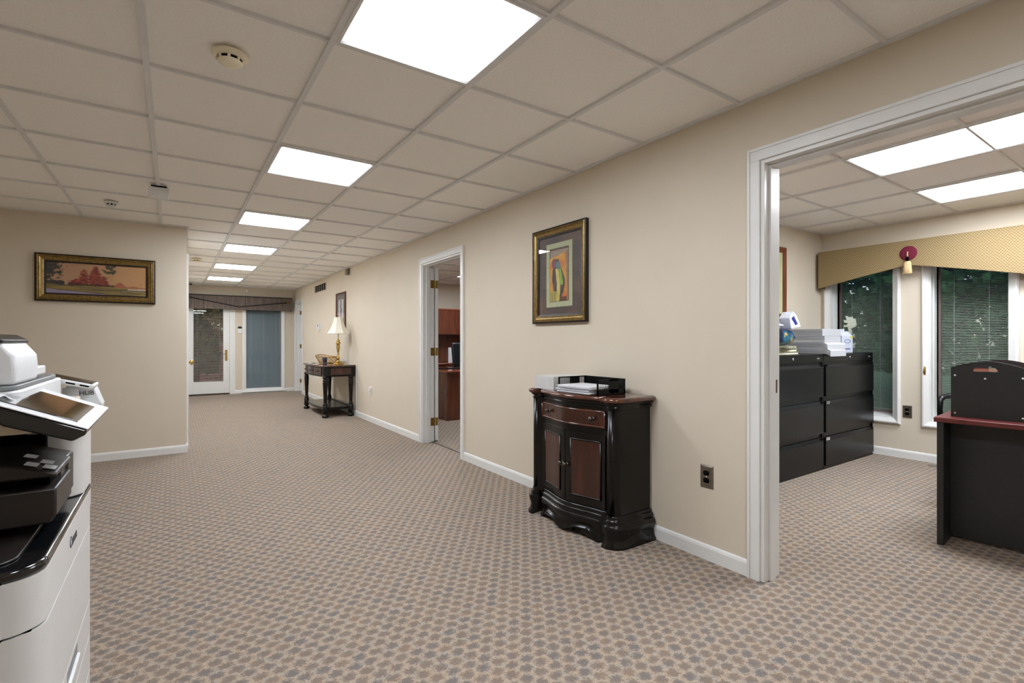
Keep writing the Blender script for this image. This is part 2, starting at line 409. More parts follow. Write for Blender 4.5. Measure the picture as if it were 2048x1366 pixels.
FD = (-.60, 1.02, 0, 2.03); FWN = (1.335, 2.05, .10, 1.95)
wally('wall_far', YF, YF+.15, -1.0, WX, [(.10, 1.08, 0, 2.03), (1.335, 2.05, .10, 1.95)])
wally('wall_left', YL, YL+.13, -2, XL, [])
wallx('wall_return', XL-.13, XL, YL+.13, YF, [(6.38, 7.22, 0, DH)])
wallx('wall_west', -2.1, -2, -1.6, YL+.13, [])
wally('wall_back', -1.7, -1.6, -2.1, OX+.15, [])
wallx('wall_office', OX, OX+.26, -1.6, 13.3, [(1.955, 2.54, .385, 1.95), (1.12, 1.673, .385, 1.95), (.42, .97, .385, 1.95), (6.2, 8.6, .9, 1.95)])
wally('wall_partition', OY, OY+.12, WX2, OX, [])
wally('wall_middle', 9.35, 9.47, WX2, OX, [])
wally('wall_rear', 13.3, 13.4, WX2, OX, [])
wallx('wall_closet', XL-1.2, XL-1.07, YL+.13, 7.8, [])
wally('wall_closetend', 7.8, 7.9, XL-1.07, XL-.13, [])

# ceiling T-bars: one grid per room
def tgrid(name, xs, ys, x0, x1, y0, y1, hw=.012):
    mb = MB()
    for x in xs: mb.box(x-hw, y0, CE-.002, x+hw, y1, CE+.014)
    for y in ys: mb.box(x0, y-.007, CE-.0016, x1, y+.007, CE+.0135)
    return struct(mb.obj(name, 'tbar', bevel=0))
gx = [-.0922+.61*k for k in range(-3, 4)]; gy = [.1818+.61*k for k in range(-2, 21)]
T = tgrid('trim_1', [x for x in gx if x < XL-.13 or True and x > -99], [y for y in gy if y < YL], -2, WX, -1.6, YL)
tgrid('trim_2', [x for x in gx if x > XL], [y for y in gy if YL < y < YF], XL, WX, YL, YF)
oy = [.85-.61*k for k in range(1, 4)]+[.85, 1.465, 2.07]; ox = [2.97, 3.575, 4.19, 4.81, 5.42]
tgrid('trim_3', ox, oy, WX2, OX, -1.6, OY)
tgrid('trim_4', [3.05, 3.66, 4.27, 4.88, 5.49], [3.25, 3.86, 4.47, 5.08, 5.69, 6.30, 6.91, 7.52, 8.13, 8.74], WX2, OX, OY+.12, 9.35)
mb = MB()                                   # wall angle round the ceilings
for a in [(-2, -1.6, -1.98, YL), (-2, YL-.02, XL, YL), (WX-.02, -1.6, WX, YF), (XL, YL, XL+.02, YF), (XL, YF-.02, WX, YF)]:
    mb.box(a[0], a[1], CE-.002, a[2], a[3], CE+.014)
for a in [(WX2, OY-.02, OX, OY), (OX-.02, -1.6, OX, OY), (WX2, -1.6, WX2+.02, OY), (WX2, 9.33, OX, 9.35)]:
    mb.box(a[0], a[1], CE-.002, a[2], a[3], CE+.014)
struct(mb.obj('trim_5', 'tbar'))

# baseboards
def base(name, segs):
    """segs = [(x0, y0, x1, y1, nx, ny)] run along a wall, n = outward normal"""
    mb = MB()
    for x0, y0, x1, y1, nx, ny in segs:
        pr = [(0, 0), (.013, 0), (.013, .062), (.009, .074), (0, .080)]
        a = [(x0+nx*d, y0+ny*d, z) for d, z in pr]; b = [(x1+nx*d, y1+ny*d, z) for d, z in pr]
        mb.rings([a, b], smooth=False)
    return struct(mb.obj(name, 'trim'))
CW = .060   # casing width
base('baseboard_right', [(WX, DOOR_BIG[1]+CW, WX, DOOR_MID[0]-CW, -1, 0), (WX, DOOR_MID[1]+CW, WX, DOOR_FAR[0]-CW, -1, 0), (WX, -1.6, WX, DOOR_BIG[0]-CW, -1, 0)])
base('baseboard_left', [(-2, YL, XL, YL, 0, -1), (XL, YL-.013, XL, 6.32, 1, 0), (XL, 7.3, XL, YF, 1, 0)])
base('baseboard_far', [(1.12, YF, 1.28, YF, 0, -1), (1.28, YF, 2.1, YF, 0, -1), (2.1, YF, WX, YF, 0, -1)])
base('baseboard_office', [(OX, -1.6, OX, OY, -1, 0), (WX2, OY, OX, OY, 0, -1), (WX2, 9.35, OX, 9.35, 0, -1)])

# ------------------------------------------------------------------ doors
def casing(mb, a, b, h, w=CW, d=.016):
    """casing round an opening local x a..b, height h, on face y=0 toward -y"""
    for s in ((a-w, 0, a, h), (b, 0, b+w, h), (a-w, h, b+w, h+w)):
        x0, z0, x1, z1 = s
        mb.box(x0, -d, z0, x1, 0, z1)
    # raised outer bead
    mb.box(a-w, -d-.005, 0, a-w+.014, -d, h+w); mb.box(b+w-.014, -d-.005, 0, b+w, -d, h+w); mb.box(a-w+.014, -d-.005, h+w-.014, b+w-.014, -d, h+w)
def door_frame(root, a, b, h, stop=True):
    mb = MB(); casing(mb, a, b, h); mb.obj('casing', 'trim', root, .002)
    mb = MB(); t = .018
    mb.box(a, -.004, 0, a+t, WT+.004, h); mb.box(b-t, -.004, 0, b, WT+.004, h); mb.box(a+t, -.004, h-t, b-t, WT+.004, h)
    if stop:
        mb.box(a+t, .035, 0, a+t+.011, .080, h-t); mb.box(b-t-.011, .035, 0, b-t, .080, h-t); mb.box(a+t+.011, .035, h-t-.011, b-t-.011, .080, h-t)
    mb.obj('jamb', 'trim', root, .0015)
    mb = MB()
    for s in ((a-CW, 0, a, h), (b, 0, b+CW, h), (a-CW, h, b+CW, h+CW)): mb.box(s[0], WT, s[1], s[2], WT+.016, s[3])
    mb.obj('inner_casing', 'trim', root, .002)
def hinge(root, x, y, z, ang=0):
    """brass butt hinge: one leaf on the jamb face, one on the door edge"""
    mb = MB(); mb.box(-.0015, -.036, -.045, .0015, 0, .045)
    mb.lathe([(.006, -.047), (.007, -.046), (.007, .046), (.006, .047)], (0, .006, 0), 10)
    for zz in (-.03, 0, .03): mb.lathe([(.004, .0015), (.003, .0025)], (0, -.02 if zz else -.01, zz), 8, 'x')
    return mb.obj('hinge', 'abrass', root, .0008, loc=(x, y, z))
# middle door: local x = -Y, so far jamb is at local -x.  origin at centre of opening
def side_door(name, op, ang):
    yc = (op[0]+op[1])/2; hw = (op[1]-op[0])/2
    r = sroot(name, (WX, yc, 0), RW)
    door_frame(r, -hw, hw, DH)
    # leaf hinged at far jamb's room side, folded back
    piv = bpy.data.objects.new('door_leaf', None)
    px, py = -hw+.022, WT+.056
    W_ = 2*hw-.045; mb = MB()
    mb.box(0, 0, .012, W_, .036, DH-.024)
    leaf = mb.obj('door_leaf', 'trim', r, .002, loc=(px, py, 0), rot=(0, 0, ang))
    bpy.data.objects.remove(piv)
    kb = MB(); kb.lathe([(.028, 0), (.028, .006), (.011, .010), (.011, .034), (.026, .042), (.029, .055), (.022, .066), (.006, .070)], (W_-.07, .036, .93), 18, 'y')
    kb.lathe([(.028, 0), (.028, -.006), (.011, -.010), (.011, -.034), (.026, -.042), (.029, -.055), (.022, -.066), (.006, -.070)], (W_-.07, 0, .93), 18, 'y')
    kb.obj('door_knob', 'brass', leaf)
    for z in (.23, 1.03, 1.80):
        h = MB(); h.box(0, -.040, -.045, .002, 0, .045)             # leaf on the jamb
        h.lathe([(.0055, -.047), (.0065, -.046), (.0065, .046), (.0055, .047)], (.003, .004, 0), 10)
        h.obj('hinge', 'abrass', r, .0008, loc=(-hw+.018, WT+.002, z))
        h = MB(); h.box(-.0018, .004, -.045, .0005, .033, .045)     # leaf on the door edge
        h.obj('hinge', 'abrass', leaf, .0008, loc=(0, 0, z))
    return r
r1 = side_door('door_1', DOOR_MID, math.radians(168))
MB().box(DOOR_MID[0]+.02-4.76, WT-.03, 0, DOOR_MID[1]-.02-4.76, WT, .008).obj('threshold', 'steel', r1)
side_door('door_2', DOOR_FAR, math.radians(168))
# big opening into the office
yc = (DOOR_BIG[0]+DOOR_BIG[1])/2; hw = (DOOR_BIG[1]-DOOR_BIG[0])/2
r = sroot('door_3', (WX, yc, 0), RW); door_frame(r, -hw, hw, DH)
MB().box(-hw+.0175, .084, .90, -hw+.0205, .110, .965).obj('strike_plate', 'steel', r, .0008)
# door in the left side of the narrow hall (only casing and knob show)
r = sroot('door_4', (XL, 6.80, 0), PI/2)
door_frame(r, -.42, .42, DH, False)
leaf = MB().box(-.40, .003, .01, .40, .039, DH-.02).obj('door_leaf', 'trim', r, .002)
kb = MB(); kb.lathe([(.030, 0), (.030, -.006), (.011, -.010), (.011, -.034), (.026, -.042), (.029, -.055), (.022, -.066), (.006, -.070)], (-.34, .003, .92), 18, 'y')
kb.obj('door_knob', 'brass', leaf)
# french door at the end of the hall
def blind(name, parent, x0, x1, z0, z1, pitch, sw, tilt, y, m, cords=(), rail=True, cm='cord'):
    """slats of width sw tilted by tilt, real thin sheets"""
    mb = MB(); n = int((z1-z0)/pitch)
    dy, dz = sw/2*math.cos(tilt), sw/2*math.sin(tilt)
    for k in range(n):
        z = z0+pitch*(k+.5)
        mb.add([(x0, y-dy, z-dz), (x1, y-dy, z-dz), (x1, y, z+.0012), (x0, y, z+.0012), (x1, y+dy, z+dz), (x0, y+dy, z+dz)], [(0, 1, 2, 3), (3, 2, 4, 5)])
    s = mb.obj(name, m, parent)
    mb = MB()
    for c in cords:
        xx = x0+(x1-x0)*c; mb.tube([(xx, y-sw*.6, z0), (xx, y-sw*.6, z1)], .0012, 6)
    if cords: mb.obj('blind_cord', cm, s)
    mb = MB(); mb.box(x0, y-.008, z0-.008, x1, y+.008, z0+.004); mb.box(x0, y-.011, z1-.004, x1, y+.011, z1+.016); mb.obj('blind_rail', m, s)
    return s
r = sroot('door_5', (0, YF, 0), 0)
mb = MB()                                                   # frame and casing
mb.box(1.02, -.018, 0, 1.125, 0, 2.09); mb.box(.04, -.018, 2.03, 1.125, 0, 2.09)
mb.box(1.02, 0, 0, 1.08, .12, 2.03); mb.box(.10, 0, 2.0, 1.02, .12, 2.03)
mb.obj('casing', 'trim', r, .003)
mb = MB(); mb.box(.12, .0, .03, .345, .045, 2.0); mb.box(.915, .0, .03, 1.018, .045, 2.0); mb.box(.345, 0, .03, .915, .045, .27); mb.box(.345, 0, 1.86, .915, .045, 2.0)
leaf = mb.obj('door_leaf', 'trim', r, .002)
MB().frame(.345, .27, .915, 1.86, [(0, 0), (0, .006), (.012, .006), (.016, -.002)]).obj('glazing_bead', 'trim', leaf)
MB().box(.347, .008, .272, .913, .012, 1.858).obj('door_pane', 'glass', leaf)
blind('blind_slat', leaf, .36, .90, .285, 1.84, .0255, .0225, math.radians(20), .024, 'blindw', (.12, .88))
MB().box(.347, .036, .272, .913, .040, 1.858).obj('door_pane', 'glass', leaf)
pl = MB(); pl.prism([(.955+.022*math.cos(a), .84+(.10 if math.sin(a) > 0 else -.10)+.022*math.sin(a)) for a in [2*PI*i/24 for i in range(24)]], 'y', -.004, 0)
hd = pl.obj('handle_plate', 'brass', leaf)
lv = MB(); lv.tube([(.955, -.004, .87), (.955, -.042, .87), (.962, -.05, .87), (.90, -.052, .865)], .0075, 8); lv.lathe([(.012, -.004), (.012, -.016), (.006, -.018)], (.955, 0, .945), 12, 'y')
lv.obj('lever_handle', 'brass', hd)
B('threshold', 'bark', r, .10, -.03, 0, 1.02, .12, .024)

# ------------------------------------------------------------------ windows
r = sroot('window_1', (0, YF, 0), 0)
mb = MB(); x0, x1, z0, z1 = 1.335, 2.05, .10, 1.95
mb.frame(x0-.07, z0-.07, x1+.07, z1+.07, [(0, 0), (0, .022), (.015, .024), (.055, .016), (.072, .012), (.072, -.09), (.0, -.09)])
mb.obj('window_frame', 'trim', r)
MB().box(x0+.01, .02, z0+.01, x1-.01, .024, z1-.01).obj('window_pane', 'glass', r)
s = blind('blind_slat', r, x0+.004, x1-.004, z0+.012, z1-.02, .0145, .0158, math.radians(66), .045, 'blindg', (.14, .5, .86))
MB().tube([(x1-.03, .030, 1.9), (x1-.03, .028, .82)], .002, 6).obj('tilt_wand', 'cord', s)
mb = MB(); mb.box(x0-.09, -.045, .020, x1+.09, 0, .036); mb.obj('window_sill', 'trim', r, .003)

def office_window(name, ya, yb):
    r = sroot(name, (OX, (ya+yb)/2, 0), RW); hw = (yb-ya)/2; z0, z1 = .385, 1.95; c = .058; e = .001
    mb = MB(); mb.frame(-hw-c, z0-c, hw+c, z1+c, [(0, 0), (0, .016), (.010, .030), (.020, .032), (.045, .016), (c+e, .008), (c+e, 0)])
    mb.obj('window_casing', 'trim', r)
    mb = MB(); t_ = .012
    mb.box(-hw, 0, z0+.0, -hw+t_, .20, z1); mb.box(hw-t_, 0, z0, hw, .20, z1); mb.box(-hw+t_, 0, z1-t_, hw-t_, .20, z1)
    for yy in (.06, .13): mb.box(-hw+t_, yy, z0, -hw+t_+.008, .20, z1-t_); mb.box(hw-t_-.008, yy, z0, hw-t_, .20, z1-t_)
    mb.obj('window_jamb', 'trim', r, .002)
    mb = MB(); mb.prism([(-.006, z0), (.20, z0), (.20, z0+.028), (-.006, z0+.010)], 'x', -hw+t_, hw-t_); mb.obj('window_sill', 'trim', r, .002)
    a = hw-.020; b0, b1 = z0+.026, z1-.012; mb = MB()
    for i_, (q0, q1) in enumerate(((-a, -a+.016), (a-.016, a))): mb.box(q0, .175, b0, q1, .215, b1)
    mb.box(-a+.016, .175, b0, a-.016, .215, b0+.022); mb.box(-a+.016, .175, b1-.02, a-.016, .215, b1)
    mb.obj('sash', 'taupe', r, .001)
    MB().box(-a+.017, .212, b0+.023, a-.017, .2145, b1-.021).obj('window_pane', 'glass', r)
    blind('blind_slat', r, -a+.020, a-.020, b0+.034, b1-.03, .0150, .0148, math.radians(25), .196, 'blind', (.2, .72))
    return r
office_window('window_2', 1.955, 2.54)
rw = office_window('window_3', 1.12, 1.673); office_window('window_4', .42, .97)
mb = MB(); mb.tube([(.0, 0, -.035), (.0, -.012, -.02), (.0, -.02, .0), (.0, -.012, .03), (.0, -.006, .05)], [.004, .006, .007, .006, .004], 8)
mb.box(-.008, -.006, -.03, .008, 0, .045)
mb.obj('window_latch', 'abrass', rw, .001, loc=(-.306, -.020, .86))

# ------------------------------------------------------------------ ceiling lights
def panel(label, cx, cy, lx, ly, group, m='diff'):
    t = thing('ceiling_light', label, 'ceiling light', (cx, cy, CE), 0, group)
    hx, hy = lx/2-.012, ly/2-.012; f = .022; mb = MB()
    prof = [(0, 0), (0, .0045), (f*.55, .0045), (f, .0), (f, -.002), (0, -.002)]
    rs = [[(-hx+i, -hy+i, -d), (hx-i, -hy+i, -d), (hx-i, hy-i, -d), (-hx+i, hy-i, -d)] for i, d in prof]; rs.append(rs[0])
    mb.rings(rs, cap=False, smooth=False); mb.obj('frame', 'tbar', t)
    MB().box(-hx+f, -hy+f, .0005, hx-f, hy-f, .003).obj('diffuser', m, t)
    B('housing', 'tbar', t, -hx+.001, -hy+.001, .0035, hx-.001, hy-.001, .010, 0)
    return t
G1 = 'square light panels in a row down the hallway ceiling'
hl = ['square ceiling light panel above the viewer, behind the smoke detector', 'largest square ceiling light panel, cut by the top edge of the photo',
      'second square ceiling light panel down the hallway from the viewer', 'third square ceiling light panel down the hallway from the viewer',
      'fourth ceiling light panel down the hallway, third from the far end', 'fifth ceiling light panel down the hallway, second from the far end', 'last ceiling light panel, nearest the far valance']
first = panel(hl[1], .8227, 1.7068, .61, .61, G1)
dup(first, (.8227, 1.7068-1.83, CE), label=hl[0])
for k in range(1, 6): dup(first, (.8227, 1.7068+1.83*k, CE), label=hl[k+1])
G2 = 'long light panels in the office ceiling'
ol = panel('long ceiling light panel in the office, nearer the doorway', 3.8825, .855, .61, 1.22, G2, 'diff2')
dup(ol, (5.115, .855, CE), label='long ceiling light panel in the office, nearer the windows')
panel('light panel glimpsed through the middle doorway', 3.36, 5.995, .61, .61, None)
panel('ceiling light panel inside the middle office above the desk', 4.575, 7.825, .61, .61, None)
panel('light panel in the room behind the far side door', 4.0, 11.5, .61, .61, None)

# ------------------------------------------------------------------ things on the ceiling
def smoke(loc, label, m, r=.068):
    t = thing('smoke_detector', label, 'smoke detector', loc, .6)
    k = r/.068
    mb = MB(); mb.lathe([(.0, 0), (.068*k, 0), (.069*k, -.006), (.064*k, -.012), (.05*k, -.018)], (0, 0, 0), 32); mb.obj('base', m, t)
    mb = MB(); mb.lathe([(.043*k, -.016), (.043*k, -.030), (.0, -.030)], (0, 0, 0), 32); mb.obj('vent_chamber', 'deepblack', t)
    mb = MB(); mb.lathe([(.046*k, -.029), (.045*k, -.034), (.038*k, -.040), (.0, -.041)], (0, 0, 0), 32)
    for i in range(8):
        a = 2*PI*i/8; c, s_ = math.cos(a), math.sin(a)
        mb.box(.045*k*c-.004, .045*k*s_-.004, -.031, .045*k*c+.004, .045*k*s_+.004, -.014)
    mb.obj('cover', m, t); return t
smoke((.195, 2.335, CE), 'yellowed round smoke detector beside the largest light panel', 'ivory')
smoke((-.43, 5.38, CE), 'small white round detector near the stub wall', 'plastic', .05)
smoke((.28, 8.45, CE), 'ivory round smoke detector near the far end of the hallway ceiling', 'ivory')
t = thing('dome_camera', 'dark round camera on the ceiling corner above the far door', 'security camera', (.30, 11.95, CE))
MB().lathe([(0, 0), (.055, 0), (.055, -.012), (.045, -.018), (0, -.018)], seg=24).obj('base', 'plastic', t)
MB().sphere((0, 0, -.018), .032, sz=.9).obj('dome', 'copb', t)
t = thing('wireless_sensor', 'white square box hanging below a ceiling bar left of the lights', 'sensor', (-.085, 4.62, CE), 0)
mb = MB(); mb.prism([(-.062, -.10), (.062, -.10), (.066, -.012), (-.066, -.012)], 'y', -.02, .02); mb.obj('housing', 'plastic', t, .006, 3)
MB().box(-.05, -.015, -.012, .05, .015, .0).obj('bracket', 'deepblack', t)
MB().tube([(-.02, -.01, 0), (-.03, -.022, -.008), (-.035, -.012, -.02)], .003, 6).obj('cable', 'navy', t)

# ------------------------------------------------------------------ pictures
def picture(name, label, loc, rotz, w, h, fn, prof_parts, inner, matw=0, matfn=None, nx=120, ny=80, artbox=None):
    t = thing(name, label, 'picture', loc, rotz)
    for pn, pm, pr in prof_parts: MB().frame(-w/2, 0, w/2, h, pr).obj(pn, pm, t)
    if matfn: painting('mat_board', w-2*inner, h-2*inner, matfn, t, (0, -.008, inner), 60, 80)
    if artbox: aw, ah, ax, az = artbox
    else: aw, ah, ax, az = w-2*inner, h-2*inner, 0, inner
    painting('artwork', aw, ah, fn, t, (ax, -.0095, az), nx, ny)
    MB().box(-w/2+inner-.004, -.0135, inner-.004, w/2-inner+.004, -.012, h-inner+.004).obj('picture_glass', 'pglass', t)
    B('backing', 'darkframe', t, -w/2+.01, -.006, .01, w/2-.01, -.001, h-.01, 0)
    return t
def gold_parts(f):
    return [('frame_rim', 'darkframe', [(0, 0), (0, .028), (.010, .030), (.012, .026), (.012, 0)]),
            ('frame_moulding', 'goldframe', [(.012, .0), (.012, .030), (.018, .034), (f*.40, .026), (f*.50, .029), (f*.62, .023), (f*.80, .020), (f*.84, .024), (f, .018), (f, 0)]),
            ('frame_slip', 'darkframe', [(f, 0), (f, .017), (f+.014, .0145), (f+.014, 0)])]
def landscape(u, v):
    n = nz(u*6, v*3, 1.0, 1.3)
    c = mix((178, 140, 112), (192, 146, 98), u*1.2+.2*n)
    c = mix(c, (150, 128, 112), .6*max(0, .6-v)*(1-u))
    g = .30+.012*nz(u, 0, 9)-.06*u
    if v < g:
        k = nz(u*3, v*22, 1, 4)
        c = mix((104, 92, 58), (142, 120, 66), .5+k)
        if k > .15: c = mix(c, (186, 156, 78), .7*u)
        if k < -.22: c = mix(c, (70, 60, 62), .7)
        if v < .13-.22*u+.02*nz(u, 1, 12): c = (150, 140, 170)
        if u > .80 and .19 < v < .225+.02*(u-.8): c = (198, 176, 172)
    else:
        hill = .30+.16*math.exp(-((u-.72)/.05)**2)+.05*math.exp(-((u-.87)/.05)**2)+.03*nz(u, 3, 30)
        if u > .62 and v < hill-.02: c = mix((158, 88, 60), (170, 116, 82), (u-.62)*2)
        left = .42+.03*nz(u, 5, 25)
        if u < .17 and v < left-.5*max(0, u-.12): c = (62, 52, 50)
        e = .05*nz(u, v, 26)+.035*nz(u, v, 60)
        for cx, w_, top in ((.36, .055, .82), (.47, .075, .93), (.55, .05, .62), (.29, .08, .50)):
            wd = w_*(1-((v-.28)/(top-.28))**2*.75) if v < top else 0
            if wd > 0 and abs(u-cx)+e*.6 < wd:
                c = mix((122, 44, 42), (162, 74, 50), .5+1.2*nz(u, v, 18, 2)+.5*(v-.5))
                if nz(u, v, 30, 9) < -.3: c = (84, 36, 34)
        if abs(v-.30) < .035+.05*nz(u, 2, 30) and .2 < u < .66: c = mix(c, (52, 34, 30), .8)
        br_ = .9*nz(u*2.7, v*1.6, 7, 5)+.6*nz(u*2.7, v*2.2, 20, 6)
        if br_ > -.62+1.5*max(0, (u-.03)/.20)*max(.2, 1.5-v)*.9+1.8*max(0, .70-v)+.25*u/.2 and u < .27: c = mix((44, 46, 44), (66, 62, 50), .5+2*nz(u, v, 40))
        if br_ > -.35+((u-.615)/.085)**2*.8+1.9*max(0, .86-v) and .5 < u < .72: c = (70, 66, 46)
        if abs(u-.95) < .0025 and .36 < v < .46: c = (90, 60, 60)
    return c
F1 = gold_parts(.062)
picture('framed_landscape', 'wide gold-framed autumn landscape painting on the stub wall', (-.586, YL, 1.52), 0, .888, .435, landscape, F1, .076, nx=260, ny=110)
def matgrey(u, v):
    return mix((96, 76, 62), (66, 58, 60), .5+.9*nz(u*2, v*3, 1.6, 2)+.4*(v-.4))
def bottle(u, v):
    if v > .82+.12*u: return (150, 136, 120) if v < .975 and .03 < u < .97 else (90, 66, 50)
    if u > .90-.10*(v-.3): return (140, 118, 92) if u < .96 else (96, 60, 44)
    c = mix((196, 112, 44), (206, 160, 70), .5+nz(u*2, v*3, 2.2))
    c = mix(c, (176, 78, 52), .6*max(0, .3-v)*3)
    fx = .42+.06*math.sin(v*6)
    wd = .27*math.exp(-((v-.38)/.34)**2)+.06
    if v < .80 and abs(u-fx) < wd+.02*nz(u, v, 20): c = mix((58, 50, 48), (92, 78, 58), .5+nz(u, v, 8))
    if v < .62 and abs(u-fx+.01) < .085+.02*nz(u, v, 12): c = mix((214, 196, 128), (190, 168, 76), .5+nz(u*3, v, 5))
    if .30 < v < .62 and abs(u-fx-.15) < .065+.03*nz(u, v, 10): c = (132, 168, 66)
    if (u-.24)**2+((v-.72)*1.6)**2 < .022: c = (122, 70, 78)
    if (u-.45)**2+((v-.68)*1.6)**2 < .016: c = (86, 120, 120)
    if v < .20 and u < .36 and v < .22-.3*abs(u-.2): c = mix((190, 176, 96), (120, 116, 62), .5+nz(u*8, v, 6))
    if v < .08 and .55 < u < .9: c = (96, 60, 36)
    return c
F2 = gold_parts(.052)
t = picture('framed_still_life', 'upright gold-framed picture of a dark green figure above the carved cabinet', (WX, 2.80, 1.285), RW, .605, .705, bottle, F2, .066,
            matfn=matgrey, nx=110, ny=200, artbox=(.215, .385, 0, .160))
MB().frame(-.147, .118, .147, .587, [(0, .0095), (.0, .0105), (.038, .0105), (.038, .0095)]).obj('mat_liner', mat('pale_green_mat', srgb(176, 180, 148), .8, var=.18, scale=160), t)
def sketch(u, v):
    c = (206, 208, 206)
    if abs(u-.5) < .16-.1*abs(v-.5)+.1*nz(u, v, 8): c = mix((150, 90, 84), (110, 120, 140), .5+2*nz(u, v, 14))
    if v < .2: c = mix((120, 126, 128), (190, 170, 90), nz(u, v, 10)+.3)
    return c
PF = [('frame_moulding', 'redframe', [(0, 0), (0, .020), (.006, .024), (.022, .022), (.030, .016), (.030, 0)])]
picture('framed_print', 'dark red-framed print on the wall behind the table lamp', (WX, 8.49, 1.36), RW, .55, .60, sketch, PF, .030, matfn=lambda u, v: (96, 104, 92), nx=50, ny=60, artbox=(.30, .38, 0, .10))
def blueart(u, v):
    c = mix((96, 106, 150), (126, 96, 132), .5+nz(u*2, v*3, 2)); 
    if v > .85: c = (150, 170, 186)
    if .81 < v < .84: c = (60, 70, 90)
    return c
OF = [('frame_moulding', 'oakframe', [(0, 0), (0, .022), (.008, .026), (.040, .020), (.055, .016), (.055, 0)])]
picture('framed_poster', 'brown-framed picture with pale yellow mat above the file cabinets', (4.90, OY, 1.37), 0, .53, .73, blueart, OF, .055, matfn=lambda u, v: (206, 204, 160), nx=50, ny=80, artbox=(.235, .46, 0, .135))

# ------------------------------------------------------------------ small things on the walls
def outlet(label, loc, rotz, m='steel', ins='deepblack'):
    t = thing('wall_outlet', label, 'outlet', loc, rotz)
    mb = MB(); mb.frame(-.038, -.060, .038, .060, [(0, 0), (0, .003), (.006, .007), (.0375, .007), (.0375, 0)]); mb.obj('cover_plate', m, t)
    for s in (-1, 1):
        pr = []
        for i in range(20):
            a = 2*PI*i/20; pr.append((.0175*math.cos(a), max(-.0125, min(.0125, .0175*math.sin(a)))+s*.0195))
        rec = MB().prism(pr, 'y', -.0095, -.006).obj('receptacle', ins, t)
        mb = MB(); mb.box(-.0075, -.0102, s*.0195-.002, -.0055, -.0095, s*.0195+.007); mb.box(.0055, -.0102, s*.0195-.002, .0075, -.0095, s*.0195+.007); mb.obj('slot', 'pewter', rec)
    MB().lathe([(.0035, -.007), (.003, -.0085), (0, -.0088)], axis='y', seg=10).obj('screw', 'chrome', t)
    return t
outlet('bronze wall outlet between the carved cabinet and the office doorway', (WX, 1.592, .437), RW)
outlet('bronze wall outlet between the two office windows', (OX, 1.845, .46), RW)
outlet('white outlet low on the hallway wall beyond the narrow table', (WX, 10.40, .40), RW, 'plastic', 'plastic')
t = thing('wall_outlet', 'pale outlet on the hallway wall right of the console table', 'outlet', (WX, 6.98, .44), RW)
B('cover_plate', 'plastic', t, -.038, -.006, -.06, .038, 0, .06)
B('plug_adapter', 'plastic', t, -.02, -.035, .0, .03, -.006, .05, .004)
MB().tube([(.01, -.03, .0), (.012, -.032, -.05), (.004, -.012, -.095)], .003, 6).obj('cord', 'plastic', t)
# supply grille
t = thing('air_vent', 'small brown slotted air vent high on the hallway wall', 'air vent', (WX, 9.92, 2.165), RW)
MB().frame(-.42, -.085, .42, .085, [(0, 0), (0, .006), (.016, .010), (.022, .004), (.022, 0)]).obj('frame', M['wall'], t)
MB().box(-.40, -.002, -.065, .40, -.0005, .065).obj('backing', 'deepblack', t)
for i in range(6):
    x = -.40+.80*i/5
    MB().prism([(x-.022, -.009), (x+.018, -.009), (x+.028, -.003), (x-.012, -.003)], 'z', -.064, .064).obj('slat', mat('vent_brown', srgb(110, 98, 86), .6), t) if i == 0 else None
sl = [c for c in t.children if c.name.startswith('slat')][0]
for i in range(1, 6):
    c = sl.copy(); COL.objects.link(c); c.parent = t; c.location = (.16*i-.0, 0, 0)
t = thing('emergency_sensor', 'small grey tube-shaped sensor high on the wall near the ceiling', 'sensor', (WX, 8.03, 2.20), RW)
B('bracket', 'steel', t, -.02, -.02, .06, .02, 0, .11, .003)
MB().lathe([(.0, 0), (.028, .003), (.034, .02), (.030, .07), (.02, .10), (0, .10)], (0, -.04, 0), 16).obj('body', 'steel', t)
t = thing('thermostat', 'white thermostat on the hallway wall left of the lamp', 'thermostat', (WX, 9.98, 1.37), RW)
B('back_plate', 'plastic', t, -.10, -.006, .0, .10, 0, .12)
bd = B('body', 'copw', t, -.085, -.030, .005, .035, -.006, .115, .004)
B('display', 'copg', bd, -.07, -.0315, .055, .0, -.030, .095, 0)
MB().tube([(0, -.012, 0), (.03, -.015, -.04), (-.02, -.012, -.07)], .003, 6).obj('cord', 'plastic', t)
t = thing('alarm_keypad', 'white keypad with a dark screen between the far door and window', 'keypad', (1.213, YF, 1.315), 0)
bd = B('body', 'plastic', t, -.042, -.024, 0, .042, 0, .155, .004)
B('screen', 'copb', bd, -.038, -.0255, .108, .038, -.024, .150, 0)
B('keypad_panel', 'copw', bd, -.034, -.0255, .012, .034, -.024, .098, 0)
t = thing('motion_sensor', 'small white round sensor on the wall above the far window valance', 'sensor', (1.345, YF, 2.235), 0)
MB().lathe([(.034, 0), (.036, -.01), (.034, -.03), (.026, -.042), (0, -.046)], axis='y', seg=20).obj('body', 'plastic', t)
B('mount', 'ivory', t, -.012, -.02, .03, .012, 0, .06, .003)

